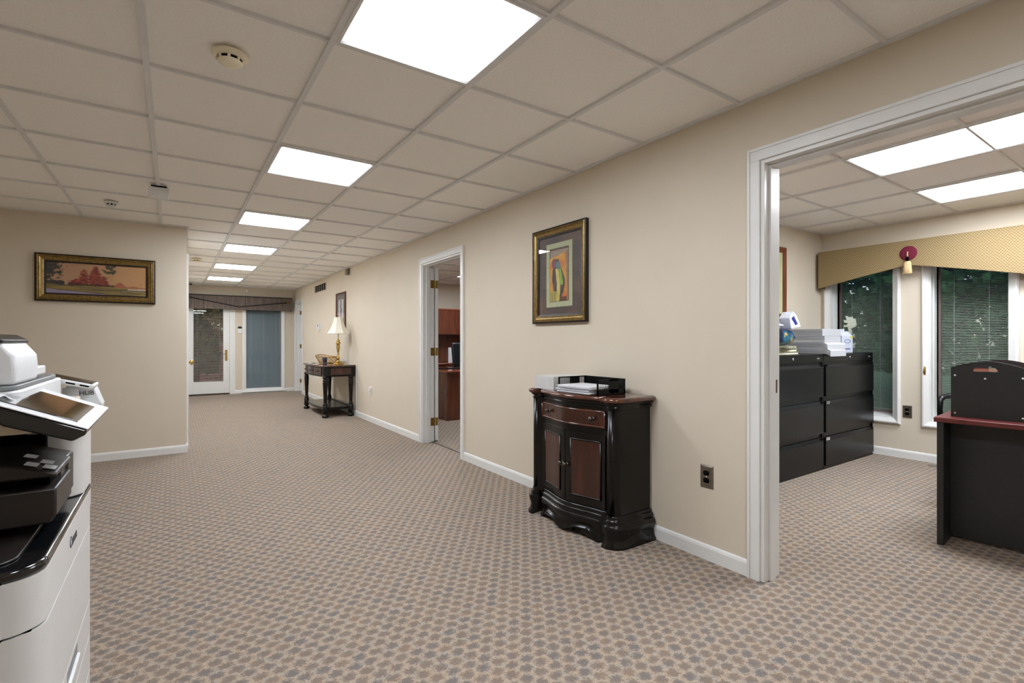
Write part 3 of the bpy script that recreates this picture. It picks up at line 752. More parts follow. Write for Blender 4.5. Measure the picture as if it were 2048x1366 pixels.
# ------------------------------------------------------------------ far valance
t = thing('valance', 'brown striped straight valance across the far door and window', 'valance', (1.26, YF, 1.825), 0)
mb = MB(); mb.box(-1.10, -.15, .0, .995, -.13, .29); mb.box(-1.10, -.13, .0, -1.08, 0, .29); mb.box(.975, -.13, 0, .995, 0, .29); mb.box(-1.10, -.15, .29, .995, 0, .30)
mb.obj('fabric_box', 'valb', t, .004)
MB().box(-1.10, -.156, .280, 1.0, -.149, .302).obj('edge_piping', 'blackcord', t, .002)
def sag(x0, z0, x1, z1, s, n=4): return [(x0+(x1-x0)*i/n, -.160, z0+(z1-z0)*i/n-s*4*(i/n)*(1-i/n)) for i in range(n+1)]
MB().tube(sag(-.99, .235, -.07, .062, 0), .010, 8).obj('cord', 'blackcord', t)
MB().tube(sag(-.07, .062, .88, .190, 0), .010, 8).obj('cord', 'blackcord', t)
MB().sphere((-.07, -.168, .062), .024, sz=.8, sy=.5).obj('ornament', 'pewter', t)
MB().lathe([(.0, -.195), (.018, -.190), (.026, -.178), (.030, -.166), (.022, -.156), (.03, -.15)], (.90, 0, .19), 16, 'y').obj('finial', 'abrass', t)
MB().lathe([(.0, -.195), (.018, -.190), (.026, -.178), (.030, -.166), (.022, -.156), (.03, -.15)], (-1.01, 0, .24), 16, 'y').obj('finial', 'abrass', t)

# ------------------------------------------------------------------ office valance with rosette
t = thing('valance', 'gold dotted valance with pointed arch above the office windows', 'valance', (OX, 1.79, 1.70), RW)
# local x = -Y : left end (Y 2.595) is -0.805, right end (Y .97) is +0.82
poly = [(-.805, .415), (-.805, .018)]
poly += [(-.805+.805*i/8, .018+.160*(i/8)**1.0+.006*math.sin(PI*i/8)) for i in range(1, 8)] + [(0, .178)]
poly += [(.81*i/8, .178-.178*i/8+.004*math.sin(PI*i/8)) for i in range(1, 9)]
poly += [(.81+.81*i/8, .178*i/8+.004*math.sin(PI*i/8)) for i in range(1, 9)] + [(1.62+.80*i/8, .178-.178*i/8) for i in range(1, 9)] + [(2.42, .415)]
mb = MB(); mb.prism(poly, 'y', -.15, -.13); mb.box(-.805, -.13, .018, -.785, 0, .415); mb.box(2.40, -.13, 0, 2.42, 0, .415); mb.box(-.785, -.13, .40, 2.40, 0, .415)
mb.obj('fabric_box', 'valg', t, .003)
mb = MB(); n = len(poly)
t2 = thing('rosette_tassel', 'burgundy round rosette with straw tassel at the point of the gold valance', 'tassel', (OX-.15, 1.79, 1.99), RW)
MB().lathe([(0, -.018), (.02, -.016), (.045, -.012), (.066, -.009), (.069, -.004), (.066, 0)], axis='y', seg=36).obj('rosette', 'burg', t2)
MB().tube([(0, -.02, .012), (0, -.026, -.01), (0, -.024, -.035)], [.005, .0055, .006], 8).obj('loop', 'straw', t2)
MB().lathe([(.010, -.036), (.012, -.045), (.011, -.055), (.013, -.070), (.010, -.078)], (0, -.024, 0), 14).obj('binding', 'deepblack', t2)
mb = MB(); N_ = 40
rs = []
for z, rr in ((-.076, .010), (-.083, .024), (-.10, .029), (-.14, .032), (-.195, .037)):
    rs.append([((rr+.002*math.sin(i*PI))*math.cos(2*PI*i/N_)*1.0, -.024+(rr*.55)*math.sin(2*PI*i/N_), z+(.004*math.sin(i*2.1) if z < -.15 else 0)) for i in range(N_)])
mb.rings(rs); mb.obj('skirt', 'straw', t2)

# ------------------------------------------------------------------ carved cabinet
def Dx(x):
    s = abs(x)/.33; k = max(0, min(1, (s-.84)/.16)); k = k*k*(3-2*k)
    return .291+.027*math.cos(2*PI*s/1.75)+.026*k
def cab_plan(off):
    """closed outline, front toward -y; returns points and the parameter along the front"""
    hw = .385; pts = []
    def D(s): return Dx(s*.33)
    P = [(-hw, 0)]
    P += [(-hw, -.14), (-hw, -.235), (-hw+.004, -.262), (-hw+.014, -.280), (-hw+.034, -.292)]
    N_ = 40
    for i in range(N_+1):
        s = -1+2*i/N_; x = s*(hw-.055); P.append((x, -D(s)))
    P += [(hw-.034, -.292), (hw-.014, -.280), (hw-.004, -.262), (hw, -.235), (hw, -.14), (hw, 0)]
    out = []
    for i, p in enumerate(P):
        if i in (0, len(P)-1): out.append((p[0]+math.copysign(off, p[0]), 0)); continue
        a, b = P[i-1], P[i+1]; tx, ty = b[0]-a[0], b[1]-a[1]; l = math.hypot(tx, ty)
        nx, ny = ty/l, -tx/l
        # outward normal for this order (left side first, moving to the front)
        if nx*(p[0])+ny*(p[1]+.12) < 0: nx, ny = -nx, -ny
        out.append((p[0]+nx*off, p[1]+ny*off))
    return out
def cab_rings(prof): return [[(x, y, z) for x, y in cab_plan(o)] for o, z in prof]
cb = thing('carved_cabinet', 'black and brown serpentine cabinet with two doors against the hallway wall', 'cabinet', (2.318, 2.342, 0), RW)
MB().rings(cab_rings([(0, .15), (0, .775)]), smooth=False).obj('body', 'blackwood', cb, .003)
top = MB().rings(cab_rings([(.006, .805), (.030, .806), (.040, .812), (.043, .820), (.040, .828), (.030, .834), (.018, .8355)]), smooth=True).obj('top', 'topwood', cb)
MB().rings(cab_rings([(0, .765), (.012, .770), (.014, .778), (.008, .784), (.008, .790), (.022, .797), (.024, .805), (0, .805)])).obj('cornice', 'blackwood', cb)
# base with scalloped lower edge
prof = [(0, .175), (.008, .172), (.012, .162), (.010, .156), (.020, .150), (.026, .138), (.022, .128), (.034, .122), (.040, .105), (.036, .085), (.026, .060), (.030, .030), (.044, .010), (.046, 0)]
n_ = len(cab_plan(0)); rs = []
def lift(i):
    k = i-6
    if 0 <= k <= 40:
        s = abs(-1+2*k/40)
        if s > .72: return 0
        return .055*min(1, (.72-s)/.14)*(1-.75*math.exp(-(s/.22)**2))
    if i in (1, n_-2): return .030
    return 0
for j, (o, z) in enumerate(prof):
    pl_ = cab_plan(o); rs.append([(x, y, max(z, 0)+(lift(i)*max(0, (.085-z)/.085) if z < .085 else 0)) for i, (x, y) in enumerate(pl_)])
MB().rings(rs).obj('plinth', 'blackwood', cb)
def slab(x0, x1, z0, z1, a, b, n=16):
    """curved slab following the serpentine front from offset a to b"""
    mb = MB(); rs = []
    for i in range(n+1):
        x = x0+(x1-x0)*i/n; y = -Dx(x); rs.append([(x, y-a, z0), (x, y-b, z0), (x, y-b, z1), (x, y-a, z1)])
    return mb.rings(rs, smooth=False)
def bead(x0, x1, z0, z1, a, r=.005, n=16):
    mb = MB(); top_ = [(x0+(x1-x0)*i/n, -Dx(x0+(x1-x0)*i/n)-a, z1) for i in range(n+1)]
    bot = [(x, y, z0) for x, y, z in top_]
    mb.tube(top_, r, 8); mb.tube(bot, r, 8); mb.tube([bot[0], top_[0]], r, 8); mb.tube([bot[-1], top_[-1]], r, 8); return mb
def knob(parent, x, z, a, m='pewter'):
    return MB().lathe([(.012, 0), (.013, -.003), (.007, -.006), (.006, -.014), (.012, -.019), (.015, -.026), (.012, -.031), (.006, -.034), (0, -.035)], (x, -Dx(x)-a, z), 16, 'y').obj('knob', m, parent)
dr = slab(-.302, .302, .640, .755, -.002, .007, 30).obj('drawer', 'blackwood', cb)
slab(-.285, .285, .660, .738, .006, .010, 30).obj('drawer_panel', 'brownwood', dr)
bead(-.290, .290, .655, .743, .008, .006, 30).obj('drawer_moulding', 'topwood', dr)
knob(dr, -.205, .700, .009); knob(dr, .205, .700, .009)
for s in (-1, 1):
    a, b = (-.304, -.003) if s < 0 else (.003, .304)
    d = slab(a, b, .185, .612, -.002, .008).obj('door', 'blackwood', cb)
    pa, pb = (a+.052, b-.052)
    slab(pa, pb, .235, .560, .006, .0125).obj('door_panel', 'brownwood', d)
    bead(pa-.004, pb+.004, .230, .565, .010, .0055).obj('door_moulding', 'blackwood', d)
    knob(d, s*.022, .402, .008)
for s in (-1, 1):
    MB().lathe([(.024, .15), (.024, .775)], (s*.347, -.278, 0), 16).obj('corner_post', 'blackwood', cb)

# things on the cabinet (local frame of the wall)
ztop = .8358
def tray(loc, rz, label):
    t = thing('letter_tray', label, 'letter tray', loc, rz)
    w_, d_, h_ = .35, .235, .090
    mb = MB(); mb.box(-w_/2, -d_/2, 0, w_/2, d_/2, .003)
    mb.box(-w_/2, -d_/2, 0, -w_/2+.003, d_/2, h_*.35); mb.box(w_/2-.003, -d_/2, 0, w_/2, d_/2, h_*.35)
    mb.obj('tray_base', 'blackmet', t)
    for s in (-1, 1):
        x = s*(w_/2-.0015); mb = MB()
        mb.box(x-.0015, -d_/2, h_-.008, x+.0015, d_/2, h_)
        mb.box(x-.0015, -d_/2, 0, x+.0015, -d_/2+.012, h_); mb.box(x-.0015, d_/2-.012, 0, x+.0015, d_/2, h_); mb.box(x-.0015, -.02, .01, x+.0015, .06, h_)
        for k in range(22):
            yy = -d_/2+.014+(d_-.028)*k/21; mb.box(x-.0008, yy-.0006, .02, x+.0008, yy+.0006, h_-.006)
        mb.obj('mesh_side', 'blackmet', t)
    mb = MB(); mb.box(-w_/2, d_/2-.003, 0, w_/2, d_/2, h_)
    mb.obj('tray_back', 'blackmet', t)
    return t
tray((2.145, 2.275, ztop), RW, 'black mesh letter tray holding white papers on the carved cabinet')
def papers(name, label, cat, loc, rz, w_, d_, h_, n=14, m='paper', jit=.004, group=None):
    o = MB()
    for k in range(n):
        jx, jy = random.uniform(-jit, jit), random.uniform(-jit, jit); a, b = h_*k/n, h_*(k+1)/n-.0004
        o.box(-w_/2+jx, -d_/2+jy, a, w_/2+jx, d_/2+jy, b)
    o = o.obj(name, m); o.location = loc; o.rotation_euler = (0, 0, rz)
    return tag(o, label, cat, group)
papers('paper_stack', 'white papers lying in the black letter tray on the carved cabinet', 'paper', (2.112, 2.285, ztop+.0035), RW+.06, .279, .216, .042, 14, jit=.010)
papers('paper_pack', 'neat white paper pack on the left end of the carved cabinet', 'paper', (2.165, 2.60, ztop+.0005), RW, .20, .27, .085, 3, 'kraft', .001)

# ------------------------------------------------------------------ console table (far) and its things
TZ = .785
tb = thing('console_table', 'dark wooden console table with turned legs against the hallway wall', 'table', (2.318, 8.345, 0), RW)
def con_plan(off, inset=0):
    hw = .675+off; P = [(-hw, 0), (-hw, -.40), (-hw+.04, -.462-off*.3)]
    for i in range(21):
        s = -1+2*i/20; P.append((s*(.60+off*.6), -.478-off-.050*math.cos(s*PI/2)))
    P += [(hw-.04, -.462-off*.3), (hw, -.40), (hw, 0)]
    return P
def con_r(pr): return [[(x, y, z) for x, y in con_plan(o)] for o, z in pr]
MB().rings(con_r([(.0, .762), (.012, .764), (.018, .772), (.014, .781), (.004, .785)])).obj('top', 'topwood', tb)
MB().rings(con_r([(-.03, .615), (-.018, .612), (-.014, .62), (-.024, .628), (-.024, .762)]), smooth=False).obj('apron', 'blackwood', tb)
def Dc(x): return .478-.024+.050*math.cos(x/.60*PI/2)
for a, b in ((-.53, -.20), (-.18, .18), (.20, .53)):
    mb = MB(); rs = []
    for i in range(9):
        x = a+(b-a)*i/8; y = -Dc(x); rs.append([(x, y+.004, .638), (x, y-.008, .638), (x, y-.008, .748), (x, y+.004, .748)])
    d = mb.rings(rs, smooth=False).obj('drawer', 'brownwood', tb, .003)
    xm = (a+b)/2
    for kx in ((xm-.09, xm+.09) if abs(xm) < .1 else (xm,)):
        MB().lathe([(.010, 0), (.006, -.006), (.006, -.012), (.013, -.018), (.013, -.025), (0, -.030)], (kx, -Dc(kx)-.008, .69), 12, 'y').obj('knob', 'pewter', d)
for s in (-1, 1): MB().box(s*.649, -.36, .642, s*.661, -.06, .742).obj('side_panel', 'brownwood', tb, .003)
legp = [(.030, .0), (.046, .006), (.050, .022), (.046, .036), (.030, .044), (.026, .056), (.034, .064), (.040, .072), (.040, .10), (.040, .17), (.034, .18), (.028, .188), (.036, .196), (.036, .204), (.026, .212), (.024, .23), (.031, .40), (.036, .50), (.038, .53), (.030, .54), (.038, .55), (.036, .565), (.028, .575), (.036, .585), (.040, .60), (.040, .62)]
for x, y in ((-.625, -.432), (.625, -.432), (-.63, -.055), (.63, -.055)):
    MB().lathe(legp, (0, 0, 0), 18).obj('leg', 'blackwood', tb, loc=(x, y, 0))
mb = MB(); mb.rings([[(x*.93, y*.93-.01, z) for x, y in con_plan(-.02)] for z in (.115, .150)], smooth=False); mb.obj('lower_shelf', 'blackwood', tb, .003)
mb = MB(); mb.box(-.60, -.06, .15, .60, -.04, .165); mb.obj('shelf_rail', 'blackwood', tb)

lp = thing('table_lamp', 'brass table lamp with cream fluted shade on the console table', 'lamp', (2.15, 8.00, TZ), 0)
prof = [(0, 0), (.078, 0), (.080, .010), (.070, .018), (.055, .022), (.050, .034), (.030, .042), (.020, .055), (.016, .075), (.024, .085), (.026, .10), (.016, .115), (.013, .19), (.017, .20), (.020, .215), (.026, .24), (.030, .275), (.022, .30), (.028, .31), (.034, .325), (.034, .345), (.022, .36), (.030, .37), (.020, .385), (.010, .395), (0, .396)]
MB().lathe(prof, seg=24).obj('base', 'brass', lp)
MB().lathe([(.009, .39), (.011, .40), (.010, .50), (.009, .52), (0, .52)], seg=12).obj('candle_tube', 'ivory', lp)
MB().lathe([(.004, .52), (.004, .755), (.010, .762), (.008, .775), (.003, .785), (0, .786)], seg=10).obj('harp_and_finial', 'brass', lp)
mb = MB(); rs = []; K = 8
sp = [(.170, .482), (.158, .500), (.130, .540), (.105, .590), (.083, .645), (.068, .700), (.060, .735)]
for r_, z in sp:
    rs.append([(r_*math.cos(2*PI*(i+.3)/K), r_*math.sin(2*PI*(i+.3)/K), z) for i in range(K)])
for r_, z in reversed(sp):
    rs.append([((r_-.002)*math.cos(2*PI*(i+.3)/K), (r_-.002)*math.sin(2*PI*(i+.3)/K), z) for i in range(K)])
rs.append(rs[0])
sh = mb.rings(rs, cap=False, smooth=False).obj('lamp_shade', 'linen', lp)
mb = MB()
for i in range(K):
    mb.tube([(r_*math.cos(2*PI*(i+.3)/K), r_*math.sin(2*PI*(i+.3)/K), z) for r_, z in sp], .0022, 6)
for r_, z in (sp[0], sp[-1]): mb.tube([(r_*math.cos(2*PI*(i+.3)/K), r_*math.sin(2*PI*(i+.3)/K), z) for i in range(K)], .003, 6, True)
mb.obj('shade_piping', 'linen', sh)

bk = thing('wire_basket', 'oval gold wire basket with upswept end on the console table', 'basket', (2.09, 8.42, TZ), math.radians(8))
def bpt(a, t):   # a angle, t 0..1 height ; long axis along local y
    rx = .110+.050*t; ry = .190+.105*t
    z = .006+.105*t+.030*t*max(0, math.sin(a))**3
    return (rx*math.cos(a), ry*math.sin(a)+.03*t*max(0, math.sin(a))**3, z)
mb = MB()
for t_, rr in ((0, .004), (1, .0045), (.93, .003)): mb.tube([bpt(2*PI*i/48, t_) for i in range(48)], rr, 6, True)
mb.obj('rim_rings', 'gold', bk)
mb = MB()
for k in range(20):
    a0 = 2*PI*k/20
    for s in (-1, 1): mb.tube([bpt(a0+s*.95*j/7, j/7) for j in range(8)], .0034, 5)
for k in range(7):
    yy = -.16+.32*k/6; xw = .110*math.sqrt(max(.02, 1-(yy/.190)**2)); mb.tube([(-xw, yy, .006), (xw, yy, .006)], .003, 5)
mb.obj('wire_weave', 'gold', bk)
cu = MB().lathe([(0, 0), (.032, 0), (.034, .008), (.028, .02), (.030, .05), (.037, .085), (.038, .108), (.034, .112), (.030, .10), (.026, .03), (0, .026)], seg=22).obj('votive_cup', 'bluecup')
cu.location = (1.93, 7.93, TZ); tag(cu, 'small dark blue glass cup in front of the gold basket', 'cup')
papers('card_stack', 'few white cards lying beside the far end of the gold basket', 'cards', (1.90, 8.62, TZ+.0005), .4, .09, .055, .012, 4, jit=.004)
o = MB().tube([(2.322, 7.625, .78), (2.322, 7.63, .5), (2.320, 7.62, .12), (2.28, 7.60, .006), (2.20, 7.60, .005)], .003, 6).obj('power_cord', 'cord'); tag(o, 'thin pale cord hanging down the wall beside the console table', 'cord')

# ------------------------------------------------------------------ office: file cabinets
def file_cabinet(x0, label):
    w_ = 1.065; t = thing('file_cabinet', label, 'file cabinet', (x0+w_/2, 2.11, 0), 0, 'black lateral file cabinets in the office')
    h = w_/2; D_ = .47
    mb = MB(); mb.box(-h, .012, .0, h, D_, .98); mb.obj('body', 'blackmet', t, .003)
    B('top', 'blackmet', t, -h, .0, .965, h, D_, 1.035, .003)
    mb = MB(); mb.box(-h, .0, 0, -h+.018, .014, .965); mb.box(h-.018, .0, 0, h, .014, .965); mb.box(-h+.018, 0, 0, h-.018, .014, .03); mb.obj('front_frame', 'blackmet', t, .002)
    for z0, z1 in ((.035, .290), (.330, .615), (.655, .945)):
        d = B('drawer', 'blackmet', t, -h+.020, -.014, z0, h-.020, .012, z1-.028, .003)
        MB().prism([(-.014, z1-.028), (.008, z1-.028), (.008, z1-.002), (.002, z1-.002)], 'x', -h+.020, h-.020).obj('pull_lip', 'blackmet', d)
        for q in (-h+.022, h-.060): MB().box(q, -.010, z1-.026, q+.038, -.004, z1-.004).obj('end_cap', 'deepblack', d)
        if z1 < .7:
            B('label_holder', 'chrome', d, -h+.024, -.0155, z1-.030, -h+.095, -.012, z1-.002, .0008)
    MB().lathe([(.012, 0), (.012, -.006), (.004, -.008), (0, -.008)], (0, 0, .998), 16, 'y').obj('lock', 'chrome', t)
    B('maker_badge', 'copg', t, h-.115, -.002, .993, h-.068, .0, 1.003, 0)
    return t
f1 = file_cabinet(3.745, 'black three-drawer file cabinet under the yellow binders, partly hidden by the doorway')
f2 = dup(f1, (4.815+1.065/2, 2.11, 0), label='black three-drawer file cabinet at the office corner beside the window')
FZ = 1.0355
def ream(loc, rz, label, h_=.055, m='kraft', w_=.216, d_=.279):
    t = thing('paper_ream', label, 'paper ream', loc, rz, None)
    n = 9; mb = MB()
    mb.box(-w_/2, -d_/2, 0, w_/2, d_/2, h_-.0005); mb.obj('wrapped_body', m, t, .004)
    return t
GR = 'paper reams stacked on the file cabinets'
def sheets(loc, rz, w_, d_, h_, label, sagd=0, n=22, m='stock'):
    """thick block of paper sheets; the overhanging end sags by sagd"""
    mb = MB()
    for k in range(n):
        a, b = h_*k/n, h_*(k+1)/n-.0006; jx = random.uniform(-.003, .003); NN = 21; rs = []
        for i in range(NN+1):
            y = d_/2-d_*i/NN; q = max(0, (i/NN-.86)/.14)
            dz = -sagd*q*q
            rs.append([(-w_/2+jx, y, a+dz), (w_/2+jx, y, a+dz), (w_/2+jx, y, b+dz), (-w_/2+jx, y, b+dz)])
        mb.rings(rs, smooth=False)
    o = mb.obj('paper_block', m); o.location = loc; o.rotation_euler = (0, 0, rz); return tag(o, label, 'paper', 'paper blocks piled on the file cabinets')
sheets((4.985, 2.25, FZ+.001), math.radians(2), .335, .38, .052, 'lowest thick block of white paper sagging over the file cabinet edge', .022)
sheets((4.992, 2.255, FZ+.0545), math.radians(-1), .335, .36, .052, 'second thick block of white paper from the bottom of the pile', .020)
sheets((5.005, 2.28, FZ+.1080), math.radians(2), .345, .33, .056, 'third paper block from the bottom, just under the topmost one')
sheets((5.020, 2.275, FZ+.1655), math.radians(-3), .345, .31, .062, 'topmost block of white paper on the file cabinet pile')
wb = thing('tall_carton', 'white tall carton with blue print between the paper pile and the window', 'carton', (5.66, 2.31, FZ), math.radians(-6))
mb = MB(); mb.box(-.095, -.06, 0, .095, .06, .17)
mb.prism([(-.06, .17), (.06, .17), (.015, .215), (-.015, .215)], 'x', -.095, .095); mb.box(-.07, -.004, .215, .05, .004, .238)
mb.obj('box_body', 'bagwhite', wb, .002)
def ovalring(rx, rz_, r=.0018): return [(rx*math.cos(2*PI*i/28), -.0605, .115+rz_*math.sin(2*PI*i/28)) for i in range(28)]
MB().tube(ovalring(.055, .017), .0022, 5, True).obj('oval_print', 'navy', wb)
mb = MB()
for k in range(5): mb.box(-.045+.02*k, -.0612, .030, -.033+.02*k, -.060, .044)
mb.obj('word_print', 'navy', wb)
mb = MB(); mb.box(.045, -.0612, .148, .094, -.060, .165); mb.obj('yellow_corner', 'yellow', wb)
def binder(loc, rz, label, dz):
    t = thing('document_folder', label, 'folder', loc, rz, 'yellow green folders on the file cabinet')
    mb = MB(); mb.box(-.27, -.15, 0, .27, .15, .003); mb.box(-.27, -.15, dz-.003, .27, .15, dz); mb.box(-.27, .147, 0, .27, .15, dz); mb.obj('cover', 'olive', t, .001)
    B('pages', 'paper', t, -.262, -.143, .0035, .262, .146, dz-.0035, 0)
    return t
binder((4.28, 2.33, FZ), math.radians(3), 'lower yellow green folder lying on the left file cabinet', .024)
binder((4.25, 2.335, FZ+.0245), math.radians(1), 'upper yellow green folder on the left file cabinet', .026)
def bag(name, label, loc, sx, sy, sz, m, seed, rz=0, cat='bag'):
    mb = MB(); rs = []; ring = 14; seg = 24
    for k in range(1, ring):
        t_ = PI*k/ring; row = []
        for i in range(seg):
            a = 2*PI*i/seg; ex = .55
            c, s_ = math.cos(a), math.sin(a); x = math.copysign(abs(c)**ex, c)*math.sin(t_)**.5; y = math.copysign(abs(s_)**ex, s_)*math.sin(t_)**.5
            z = -math.copysign(abs(math.cos(t_))**.8, math.cos(t_))
            d = 1+.10*nz(x*2+seed, y*2+z*2, 1.3, seed)+.05*nz(x*6, z*6, 1.3, seed)
            row.append((x*sx/2*d, y*sy/2*d, (z+1)*sz/2*(1+.06*nz(x*2, y*2, 1, seed))))
        rs.append(row)
    z0 = min(p[2] for r_ in rs for p in r_)
    rs = [[(x, y, z-z0) for x, y, z in r_] for r_ in rs]
    o = mb.rings(rs).obj(name, m); o.location = loc; o.rotation_euler = (0, 0, rz)
    return tag(o, label, cat)
mg = MB().box(-.17, -.12, 0, .17, .12, .022).obj('magazine_pile', vcol('printed_magazine') if False else mat('patterned_print', srgb(150, 150, 130), .4, var=.6, scale=28), None, .002)
mg.location = (4.36, 2.29, FZ+.052); mg.rotation_euler = (0, 0, .25); tag(mg, 'patterned magazines lying on the yellow green folders', 'magazines')
bag('foil_bag', 'dark blue shiny foil bag on top of the folders', (4.36, 2.36, FZ+.0745), .56, .26, .155, 'bagblue', 3)
bag('foil_bag', 'purple printed snack bag on top of the white packet', (4.20, 2.37, FZ+.276), .52, .20, .05, 'bagpurple', 8)
fp = bag('flat_packet', 'flat white packet under the purple bag', (4.22, 2.36, FZ+.236), .48, .24, .037, 'bagwhite', 12, cat='packet')
tp = thing('tissue_packet', 'white and blue packet leaning on the dark blue bag', 'packet', (4.61, 2.30, FZ+.222), 0)
mb = MB(); mb.prism([(-.075, .0), (.09, .02), (.10, .032), (.02, .13), (-.035, .16), (-.10, .10)], 'y', -.05, .05); mb.obj('packet_body', 'bagwhite', tp, .012, 3)
mb = MB(); mb.prism([(-.075, .095), (-.035, .12), (.035, .05), (.0, .035)], 'y', -.0525, -.045); mb.obj('blue_print', 'navy', tp, .002)

# ------------------------------------------------------------------ office: desk, organiser, chair
dk = thing('office_desk', 'black desk with red mahogany top at the right of the office', 'desk', (3.585, .975, 0), RW+math.radians(4.5))
# local x runs toward -Y (along the desk), local y = +X (depth)
B('end_panel', 'blacklam', dk, .0, .0, .0, .030, .72, .695)
B('end_panel', 'blacklam', dk, 1.47, .0, .0, 1.50, .72, .695)
B('modesty_panel', 'blacklam', dk, .030, .17, .02, 1.47, .188, .695)
B('desk_top', 'mahog', dk, -.012, -.012, .695, 1.512, .75, .722, .004)
og = thing('desktop_organiser', 'black arched desktop organiser with handle slot on the mahogany desk', 'organiser', (3.70, .942, .7225), RW+math.radians(3))
W_, H0, H1 = .31, .280, .318
outer = [(0, 0), (W_, 0), (W_, H0)]+[(W_-W_*i/20, H0+(H1-H0)*math.sin(PI*i/20)) for i in range(1, 20)]+[(0, H0)]
hole = [(.098, .262), (.192, .262), (.196, .268), (.186, .282)]+[(.186-.082*i/6, .282+.012*math.sin(PI*i/6)) for i in range(1, 6)]+[(.104, .282), (.094, .268)]
def plate_with_hole(outer, hole, y0, y1):
    bm = bmesh.new(); cu = bpy.data.curves.new('tmp', 'CURVE'); cu.dimensions = '2D'; cu.fill_mode = 'BOTH'; cu.extrude = (y1-y0)/2
    for pts in (outer, hole):
        sp_ = cu.splines.new('POLY'); sp_.points.add(len(pts)-1); sp_.use_cyclic_u = True
        for p, q in zip(sp_.points, pts): p.co = (q[0], q[1], 0, 1)
    tmp = bpy.data.objects.new('tmp', cu); COL.objects.link(tmp); bpy.context.view_layer.update()
    me = bpy.data.meshes.new_from_object(tmp.evaluated_get(bpy.context.evaluated_depsgraph_get())); bpy.data.objects.remove(tmp)
    for v in me.vertices: x, y, z = v.co; v.co = (x, (y0+y1)/2-z, y)
    return me
def add_plate(name, m, parent, outer, hole, y0, y1):
    me = plate_with_hole(outer, hole, y0, y1); me.name = name; me.materials.clear(); me.materials.append(M[m])
    o = bpy.data.objects.new(name, me); COL.objects.link(o); o.parent = parent; return o
add_plate('end_panel', 'blacklam', og, outer, hole, 0, .014)
add_plate('end_panel', 'blacklam', og, outer, hole, .40, .414)
B('shelf', 'cherrytop', og, .03, .014, .245, W_-.03, .40, .262)
B('shelf', 'cherrytop', og, .03, .014, .12, W_-.03, .40, .134)
B('shelf', 'cherrytop', og, .01, .014, .0, W_-.01, .40, .014)
mb = MB()
for x, z in ((.018, .235), (.145, .222), (.292, .232), (.292, .02), (.018, .02)): mb.lathe([(.0055, 0), (.005, -.0015), (0, -.002)], (x, 0, z), 10, 'y')
mb.obj('screw', 'plastic', og)
wp = thing('wooden_box', 'brown wooden box on the desk behind the black organiser', 'box', (3.98, .60, .7225), RW)
mb = MB(); mb.box(-.03, .0, 0, .30, .30, .295); mb.obj('case', 'cherry', wp, .003); B('lid', 'cherrytop', wp, -.035, -.005, .2955, .305, .305, .305)
ch = thing('office_chair', 'black office armchair behind the mahogany desk', 'chair', (4.75, 1.15, 0), math.radians(100))
def office_chair(t, arms=True, hb=1.05):
    # faces local -y
    mb = MB(); mb.box(-.24, -.25, .43, .24, .24, .50); mb.obj('seat', 'leather', t, .035, 4)
    mb = MB(); mb.prism([(.20, .52), (.26, .52), (.34, hb), (.28, hb)], 'x', -.23, .23); mb.obj('backrest', 'leather', t, .03, 4)
    MB().lathe([(.03, .07), (.03, .40), (.05, .41), (.05, .43)], seg=14).obj('gas_column', 'blackmet', t)
    mb = MB()
    for i in range(5):
        a = 2*PI*i/5+.3; mb.tube([(0, 0, .10), (.15*math.cos(a), .15*math.sin(a), .095), (.29*math.cos(a), .29*math.sin(a), .065)], [.03, .024, .016], 8)
    mb.obj('star_base', 'blackmet', t)
    for i in range(5):
        a = 2*PI*i/5+.3; MB().lathe([(.026, -.02), (.028, 0), (.026, .02)], (.29*math.cos(a), .29*math.sin(a), .028), 14, 'y').obj('caster', 'blackmet', t)
    mb = MB(); mb.box(-.03, .18, .46, .03, .30, .49); mb.box(-.03, .255, .46, .03, .285, .62); mb.obj('back_bracket', 'blackmet', t)
    if arms:
        for s in (-1, 1):
            mb = MB(); mb.tube([(s*.24, .12, .46), (s*.30, .12, .50), (s*.30, .11, .68), (s*.30, .06, .735), (s*.30, -.06, .748), (s*.30, -.17, .745), (s*.30, -.215, .73), (s*.30, -.225, .66), (s*.29, -.20, .52), (s*.24, -.18, .46)], [.016, .017, .017, .019, .021, .020, .018, .016, .016, .015], 8)
            mb.obj('armrest', 'blackmet', t)
office_chair(ch, True, .93)
ch.location = (4.76, .915, 0); ch.rotation_euler = (0, 0, RW)
o = MB().box(-.05, -.03, 0, .05, .03, .004).obj('floor_vent', 'steel'); o.location = (5.80, 1.60, 0); tag(o, 'small grey floor vent in the carpet under the office window', 'vent')

# ------------------------------------------------------------------ middle office
d2 = thing('executive_desk', 'cherry wood desk seen through the middle doorway', 'desk', (3.26, 6.43, 0), 0)
B('side_panel', 'cherry', d2, .0, .0, .0, .04, .85, .690); B('front_panel', 'cherry', d2, .04, .006, .0, 1.76, .03, .690); B('side_panel', 'cherry', d2, 1.76, .0, 0, 1.80, .85, .690)
MB().box(-.03, -.03, .690, 1.83, .88, .722).obj('desk_top', 'cherrytop', d2, .008, 3)
hu = thing('hutch', 'cherry wood overhead hutch against the back wall of the middle office', 'hutch', (3.95, 9.345, 0), 0)
B('back_panel', 'cherry', hu, 0, -.03, .72, 1.75, -.005, 1.27)
B('end_panel', 'cherry', hu, -.02, -.36, .72, .0, -.005, 1.30)
B('case', 'cherry', hu, 0, -.36, 1.27, 1.75, -.005, 1.77)
for k, (a, b) in enumerate(((.005, .855), (.86, 1.74))): B('door', 'cherry', hu, a, -.382, 1.285, b, -.362, 1.765, .003)
B('top', 'cherrytop', hu, -.03, -.39, 1.77, 1.78, 0, 1.795)
